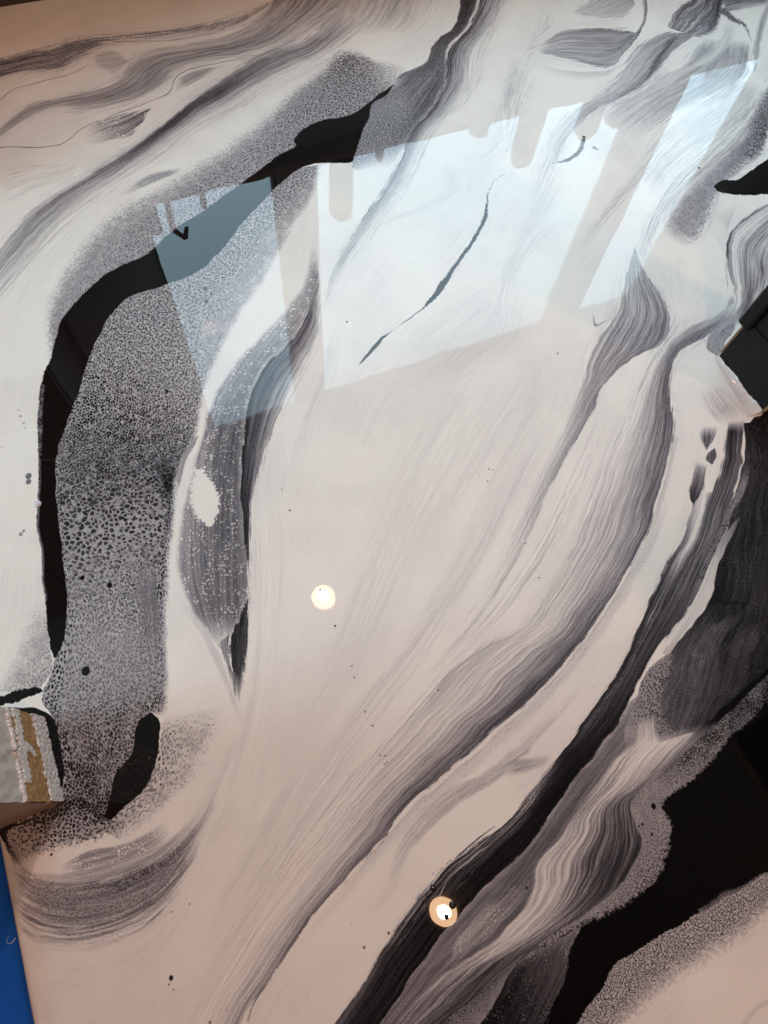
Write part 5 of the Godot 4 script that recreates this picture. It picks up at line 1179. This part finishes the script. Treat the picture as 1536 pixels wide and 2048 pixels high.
func build_stub_wall():
	var n := FastNoiseLite.new()
	n.seed = 41
	n.frequency = 1.0
	n.fractal_octaves = 4
	var w := thing("partition_wall", "end of a film wrapped partition wall with brown tape and white resin smears at its foot", "wall", Vector3(-0.322, 0, -0.199))
	# own axes: x = 0 is the wall's end face, z from -0.056 to 0.056
	slab("wall_core", Vector3(-2.278, -0.012, -0.054), Vector3(-0.004, CEIL, 0.054), M.wall, w)
	M.film = mat(Color(0.52, 0.48, 0.43), 0.3)
	M.kraft = noisy(mat(Color.WHITE, 0.42), Color(0.33, 0.19, 0.075), Color(0.42, 0.26, 0.11), 0.03, 9.0)
	M.smear = noisy(mat(Color.WHITE, 0.3), Color(0.56, 0.52, 0.49), Color(0.80, 0.76, 0.72), 0.02, 24.0)
	M.side = noisy(mat(Color.WHITE, 0.5), Color(0.40, 0.30, 0.23), Color(0.46, 0.35, 0.27), 0.02, 8.0)
	var o := Vector3(-0.004, 0, 0.056)
	var across := Vector3(0, 0, -0.112)
	var out := Vector3.RIGHT
	obj("plastic_film", crust(o + Vector3(0, 0.085, 0), across, Vector3(0, 0.9, 0), out, 44, 180, func(s, t): return 0.003 + 0.0026 * n.get_noise_2d(s * 7.0 + t * 16.0, t * 34.0)), M.film, w)
	obj("brown_tape", crust(o + Vector3(0, 0.030, 0), across, Vector3(0, 0.075, 0), out, 60, 44, func(s, t): return 0.0056 + 0.0022 * n.get_noise_2d(s * 9.0 + sin(t * 9.0), t * 16.0) + 0.0007 * sin(52.0 * (t + 0.6 * n.get_noise_2d(s * 3.0, t * 2.0)))), M.kraft, w)
	# white resin dragged over the tape: a band along the top edge, with a tongue across the middle
	var upper := func(s, t):
		var keep := 0.020 - absf(t - (0.80 - 0.10 * s)) * 0.11 + 0.010 * n.get_noise_2d(s * 7.0 + 30.0, t * 5.0)
		var tongue := 0.018 - absf(s - 0.52 + 0.06 * sin(t * 9.0)) * 0.22 - maxf(0.0, 0.38 - t) * 0.10
		var k := maxf(keep if s > 0.18 else -1.0, tongue) + 0.006 * n.get_noise_2d(s * 22.0, t * 14.0)
		return (0.0072 + 0.0018 * n.get_noise_2d(s * 30.0, t * 26.0)) if k > 0.0075 else 0.0
	obj("resin_smear", crust(o + Vector3(0, 0.030, 0), across, Vector3(0, 0.078, 0), out, 90, 60, upper), M.smear, w)
	var ridge := func(s, t):
		return (0.0062 + 0.002 * n.get_noise_2d(s * 40.0, t * 20.0)) if absf(t - 0.5) < 0.30 + 0.25 * n.get_noise_2d(s * 26.0, 3.0) else 0.0
	obj("resin_ridge", crust(o + Vector3(0, 0.098, 0), across, Vector3(0, 0.010, 0), out, 90, 12, ridge), M.smear, w)
	var foot := func(s, t):
		if t > 0.86 + 0.14 * n.get_noise_2d(s * 14.0, 8.0) - 0.10 * (1.0 - s):
			return 0.0
		var crack := absf(n.get_noise_2d(s * 8.0 + 70.0, t * 3.0))
		return 0.0072 + 0.0022 * n.get_noise_2d(s * 24.0, t * 12.0) - (0.0022 if crack < 0.035 else 0.0)
	obj("resin_foot", crust(o, across, Vector3(0, 0.048, 0), out, 100, 50, foot), M.smear, w)
	obj("side_face", crust(Vector3(-0.002, -0.010, 0.054), Vector3(-0.6, 0, 0), Vector3(0, 1.2, 0), Vector3.BACK, 60, 120, func(s, t): return 0.002 + 0.0012 * n.get_noise_2d(s * 10.0, t * 18.0)), M.side, w)
	obj("side_face", crust(Vector3(-0.002, -0.010, -0.054), Vector3(-0.6, 0, 0), Vector3(0, 1.2, 0), Vector3.FORWARD, 30, 60, func(s, t): return 0.002 + 0.0012 * n.get_noise_2d(s * 10.0, t * 18.0)), M.kraft, w)

func build_black_post():
	M.black = noisy(mat(Color.WHITE, 0.45, 0.0, 0.25), Color(0.008, 0.008, 0.009), Color(0.017, 0.017, 0.018), 0.03, 6.0)
	M.black_soft = mat(Color(0.009, 0.008, 0.008), 0.5, 0.0, 0.3)
	M.wood = noisy(mat(Color.WHITE, 0.6), Color(0.20, 0.11, 0.05), Color(0.30, 0.18, 0.09), 0.02, 14.0)
	var p := thing("black_post", "black panelled post with raw wood edges standing in the resin", "post", Vector3(0.925, 0, -0.346))
	slab("kick_panel", Vector3(0.0, 0.002, -0.066), Vector3(0.012, 0.100, 0.062), M.black, p, 0.001)
	slab("wood_edge", Vector3(0.0008, 0.012, -0.0705), Vector3(0.016, 0.092, -0.0663), M.wood, p, 0.0006)
	slab("wood_edge", Vector3(0.0008, 0.006, 0.0623), Vector3(0.016, 0.60, 0.068), M.wood, p, 0.0006)
	slab("panel", Vector3(0.002, 0.1005, -0.070), Vector3(0.160, CEIL - 0.002, 0.062), M.black, p, 0.001)
	slab("post_core", Vector3(0.0125, 0.0, -0.062), Vector3(0.158, 0.100, 0.060), M.black_soft, p)
	slab("corner_trim", Vector3(-0.012, 0.090, -0.078), Vector3(0.0018, CEIL - 0.002, -0.052), M.black_soft, p, 0.004)
	slab("side_board", Vector3(0.018, 0.0, 0.0625), Vector3(0.160, CEIL - 0.002, 0.075), M.wood, p, 0.001)
	# the resin has crept up the kick panel
	var st := begin(true)
	var n := FastNoiseLite.new()
	n.seed = 8
	n.frequency = 30.0
	for k in 60:
		var rowa := []
		for e in 2:
			var z := lerpf(-0.068, 0.064, (k + e) / 60.0)
			var h := 0.007 + 0.004 * n.get_noise_1d(z)
			var lean := -0.021 * (z + 0.066) / 0.13
			var line := []
			for i in 6:
				var a := i / 5.0
				line.append(Vector3(-0.001 + lean * (1.0 - a) - 0.006 * (1.0 - a) * (1.0 - a), 0.0004 + h * a * a, z))
			rowa.append(line)
		for i in 5:
			quad(st, rowa[0][i], rowa[0][i + 1], rowa[1][i + 1], rowa[1][i])
	st.index()
	obj("resin_fillet", st, mat(Color(0.60, 0.585, 0.57), 0.06), p)
	# bar counter behind the picture's right edge, seen only as a dark mirror image
	var b := thing("bar_counter", "black counter with a wood edge strip, mirrored in the black resin pool", "counter", Vector3(0.98, 0, 0.9))
	slab("counter_body", Vector3(0.05, 0, -0.62), Vector3(0.9, 0.70, 0.62), M.black_soft, b, 0.002)
	slab("counter_top", Vector3(-0.02, 0.701, -0.64), Vector3(0.92, 0.74, 0.64), M.black, b, 0.002)
	slab("wood_edge", Vector3(-0.030, 0.704, -0.64), Vector3(-0.0205, 0.716, 0.64), M.wood, b)

func build_blue_sheet():
	var n := FastNoiseLite.new()
	n.seed = 4
	n.frequency = 1.0
	n.fractal_octaves = 3
	M.blue = noisy(mat(Color.WHITE, 0.6, 0.0, 0.25), Color(0.006, 0.11, 0.60), Color(0.010, 0.135, 0.60), 0.05, 12.0)
	var st := crust(Vector3(-0.400, -0.0115, 0.75), Vector3(-0.62, 0, 0), Vector3(0, 0, -0.885), Vector3.UP, 120, 60, func(s, t): return 0.0012 + 0.0045 * s * (0.6 + n.get_noise_2d(s * 26.0, t * 1.6)) + 0.0006 * n.get_noise_2d(s * 60.0, t * 8.0))
	tag(obj("masking_sheet", st, M.blue), "blue plastic masking sheet lying along the left edge of the resin", "sheet")
	# a stray fibre on the sheet's edge
	var f := begin(true)
	var last := Vector3.ZERO
	for k in 15:
		var a := k / 14.0 * 4.2
		var c := Vector3(-0.409 + 0.004 * cos(a), -0.006 + 0.004 * sin(k * 0.2), -0.020 + 0.004 * sin(a))
		if k > 0:
			var side := (c - last).cross(Vector3.UP).normalized() * 0.0003
			quad(f, last - side, c - side, c + side + Vector3(0, 0.0004, 0), last + side + Vector3(0, 0.0004, 0))
		last = c
	tag(obj("fibre", f, mat(Color(0.7, 0.7, 0.68), 0.7)), "tiny curled white fibre at the edge of the blue sheet", "fibre")

func sill_bottle(called: String, label: String, cat: String, x: float, body: Array, m: Material, cap := [], cm: Material = null, part := "body", z := -1.83):
	var b := thing(called, label, cat, Vector3(x, 0.5435, z), "things standing on the window sill")
	var st := begin(true)
	lathe(st, Vector3.ZERO, body)
	obj(part, st, m, b)
	if cap:
		st = begin(true)
		lathe(st, Vector3.ZERO, cap)
		obj("cap", st, cm, b)
	return b

func build_sill_things():
	var sill := slab("window_sill", Vector3(-0.05, 0.518, WALL + 0.0005), Vector3(2.82, 0.543, -1.80), M.frame, self, 0.003)
	tag(sill, "painted board sill below the three windows", "sill")
	var grey := mat(Color(0.30, 0.28, 0.26), 0.5)
	var clear := mat(Color(0.55, 0.53, 0.60), 0.3)
	var green := mat(Color(0.35, 0.40, 0.12), 0.4)
	sill_bottle("foam_tube", "round topped grey tube standing at the left end of the middle window", "tube", 0.757, [[0.0, 0.0], [0.041, 0.0], [0.0425, 0.004], [0.0425, 0.215], [0.040, 0.232], [0.032, 0.245], [0.018, 0.252], [0.0, 0.254]], grey)
	sill_bottle("jar", "small low jar on the sill between tube and bottle", "jar", 0.90, [[0.0, 0.0], [0.014, 0.0], [0.014, 0.048], [0.010, 0.058], [0.0, 0.060]], grey)
	sill_bottle("lid", "flat lid lying on the middle of the sill", "lid", 1.287, [[0.0, 0.0], [0.036, 0.0], [0.036, 0.042], [0.026, 0.050], [0.0, 0.052]], clear)
	sill_bottle("bottle", "squeeze bottle with a yellow green cap on the sill", "bottle", 1.513, [[0.0, 0.0], [0.046, 0.0], [0.048, 0.004], [0.047, 0.125], [0.044, 0.145], [0.0, 0.146]], grey, [[0.046, 0.147], [0.047, 0.150], [0.046, 0.195], [0.040, 0.208], [0.0, 0.213]], green)
	sill_bottle("bottle", "dark bottle with a narrowing spout beside the round cup", "bottle", 1.787, [[0.0, 0.0], [0.046, 0.0], [0.047, 0.004], [0.046, 0.14], [0.036, 0.158], [0.020, 0.168], [0.0, 0.170]], grey, [[0.016, 0.166], [0.016, 0.186], [0.009, 0.190], [0.0, 0.191]], grey)
	sill_bottle("cup", "upturned plastic cup at the right end of the middle window", "cup", 1.918, [[0.0, 0.0], [0.052, 0.0], [0.052, 0.004], [0.048, 0.125], [0.040, 0.138], [0.0, 0.141]], clear)
	# a glass beaker in the right window
	var g := mat(Color(0.9, 0.95, 0.95), 0.02)
	g.transparency = BaseMaterial3D.TRANSPARENCY_ALPHA
	g.albedo_color.a = 0.12
	sill_bottle("beaker", "clear beaker standing in the right window", "beaker", 2.40, [[0.0, 0.0], [0.062, 0.0], [0.064, 0.004], [0.066, 0.098], [0.068, 0.102], [0.064, 0.102], [0.062, 0.006], [0.0, 0.005]], g)
	# box and scraper in the left window
	var bx := thing("cardboard_box", "small box standing at the left end of the left window", "box", Vector3(0.075, 0.5435, -1.84), "things standing on the window sill")
	slab("carton", Vector3(-0.05, 0, -0.03), Vector3(0.045, 0.118, 0.03), grey, bx, 0.002)
	slab("flap", Vector3(-0.05, 0.1185, -0.03), Vector3(-0.004, 0.1215, 0.03), clear, bx, 0.0005)
	var sc := thing("scraper", "bent scraper leaning on the sill of the left window", "scraper", Vector3(0.175, 0.5435, -1.835), "things standing on the window sill")
	var st := begin()
	var pr := [Vector2(-0.024, 0.0), Vector2(-0.030, 0.130), Vector2(0.004, 0.184), Vector2(0.020, 0.182), Vector2(0.030, 0.134), Vector2(0.018, 0.132), Vector2(0.008, 0.160), Vector2(-0.010, 0.128), Vector2(-0.006, 0.0)]
	var tri := Geometry2D.triangulate_polygon(PackedVector2Array(pr))
	for i in range(0, tri.size(), 3):
		for z in [-0.004, 0.004]:
			var q := [Vector3(pr[tri[i]].x, pr[tri[i]].y, z), Vector3(pr[tri[i + 1]].x, pr[tri[i + 1]].y, z), Vector3(pr[tri[i + 2]].x, pr[tri[i + 2]].y, z)]
			for v in q:
				st.add_vertex(v)
	for i in pr.size():
		var a: Vector2 = pr[i]
		var b: Vector2 = pr[(i + 1) % pr.size()]
		quad(st, Vector3(a.x, a.y, -0.004), Vector3(b.x, b.y, -0.004), Vector3(b.x, b.y, 0.004), Vector3(a.x, a.y, 0.004))
	obj("blade", st, grey, sc)
	slab("holder", Vector3(-0.03, 0, -0.012), Vector3(0.0, 0.02, 0.012), clear, sc, 0.002)
	sill_bottle("cork", "small tapered stopper on the sill of the left window", "stopper", 0.272, [[0.0, 0.0], [0.008, 0.0], [0.011, 0.070], [0.0, 0.071]], grey)

func build_blisters():
	# gas blisters standing proud of the coat, and specks lying on it
	var dark := mat(Color(0.02, 0.02, 0.022), 0.04)
	var pale := mat(Color(0.62, 0.60, 0.675), 0.04)
	var fl := get_node("floor")
	for b in [[0.0856, 0.1649, 0.0046, dark], [0.0731, 0.1732, 0.0032, dark], [0.0715, 0.1378, 0.0040, dark], [0.0782, 0.1240, 0.0016, pale], [0.0837, -0.278, 0.0026, pale], [-0.2634, -0.5719, 0.0058, pale], [0.4073, -0.2278, 0.0035, pale], [0.9251, -0.4554, 0.003, pale]]:
		var st := begin(true)
		var r: float = b[2]
		lathe(st, Vector3.ZERO, [[r, -0.0002], [r * 0.92, r * 0.13], [r * 0.75, r * 0.27], [r * 0.5, r * 0.38], [r * 0.25, r * 0.44], [0.0, r * 0.46]], 20)
		st.index()
		var o := obj("blister", st, b[3], fl)
		o.position = Vector3(b[0], 0.0, b[1])
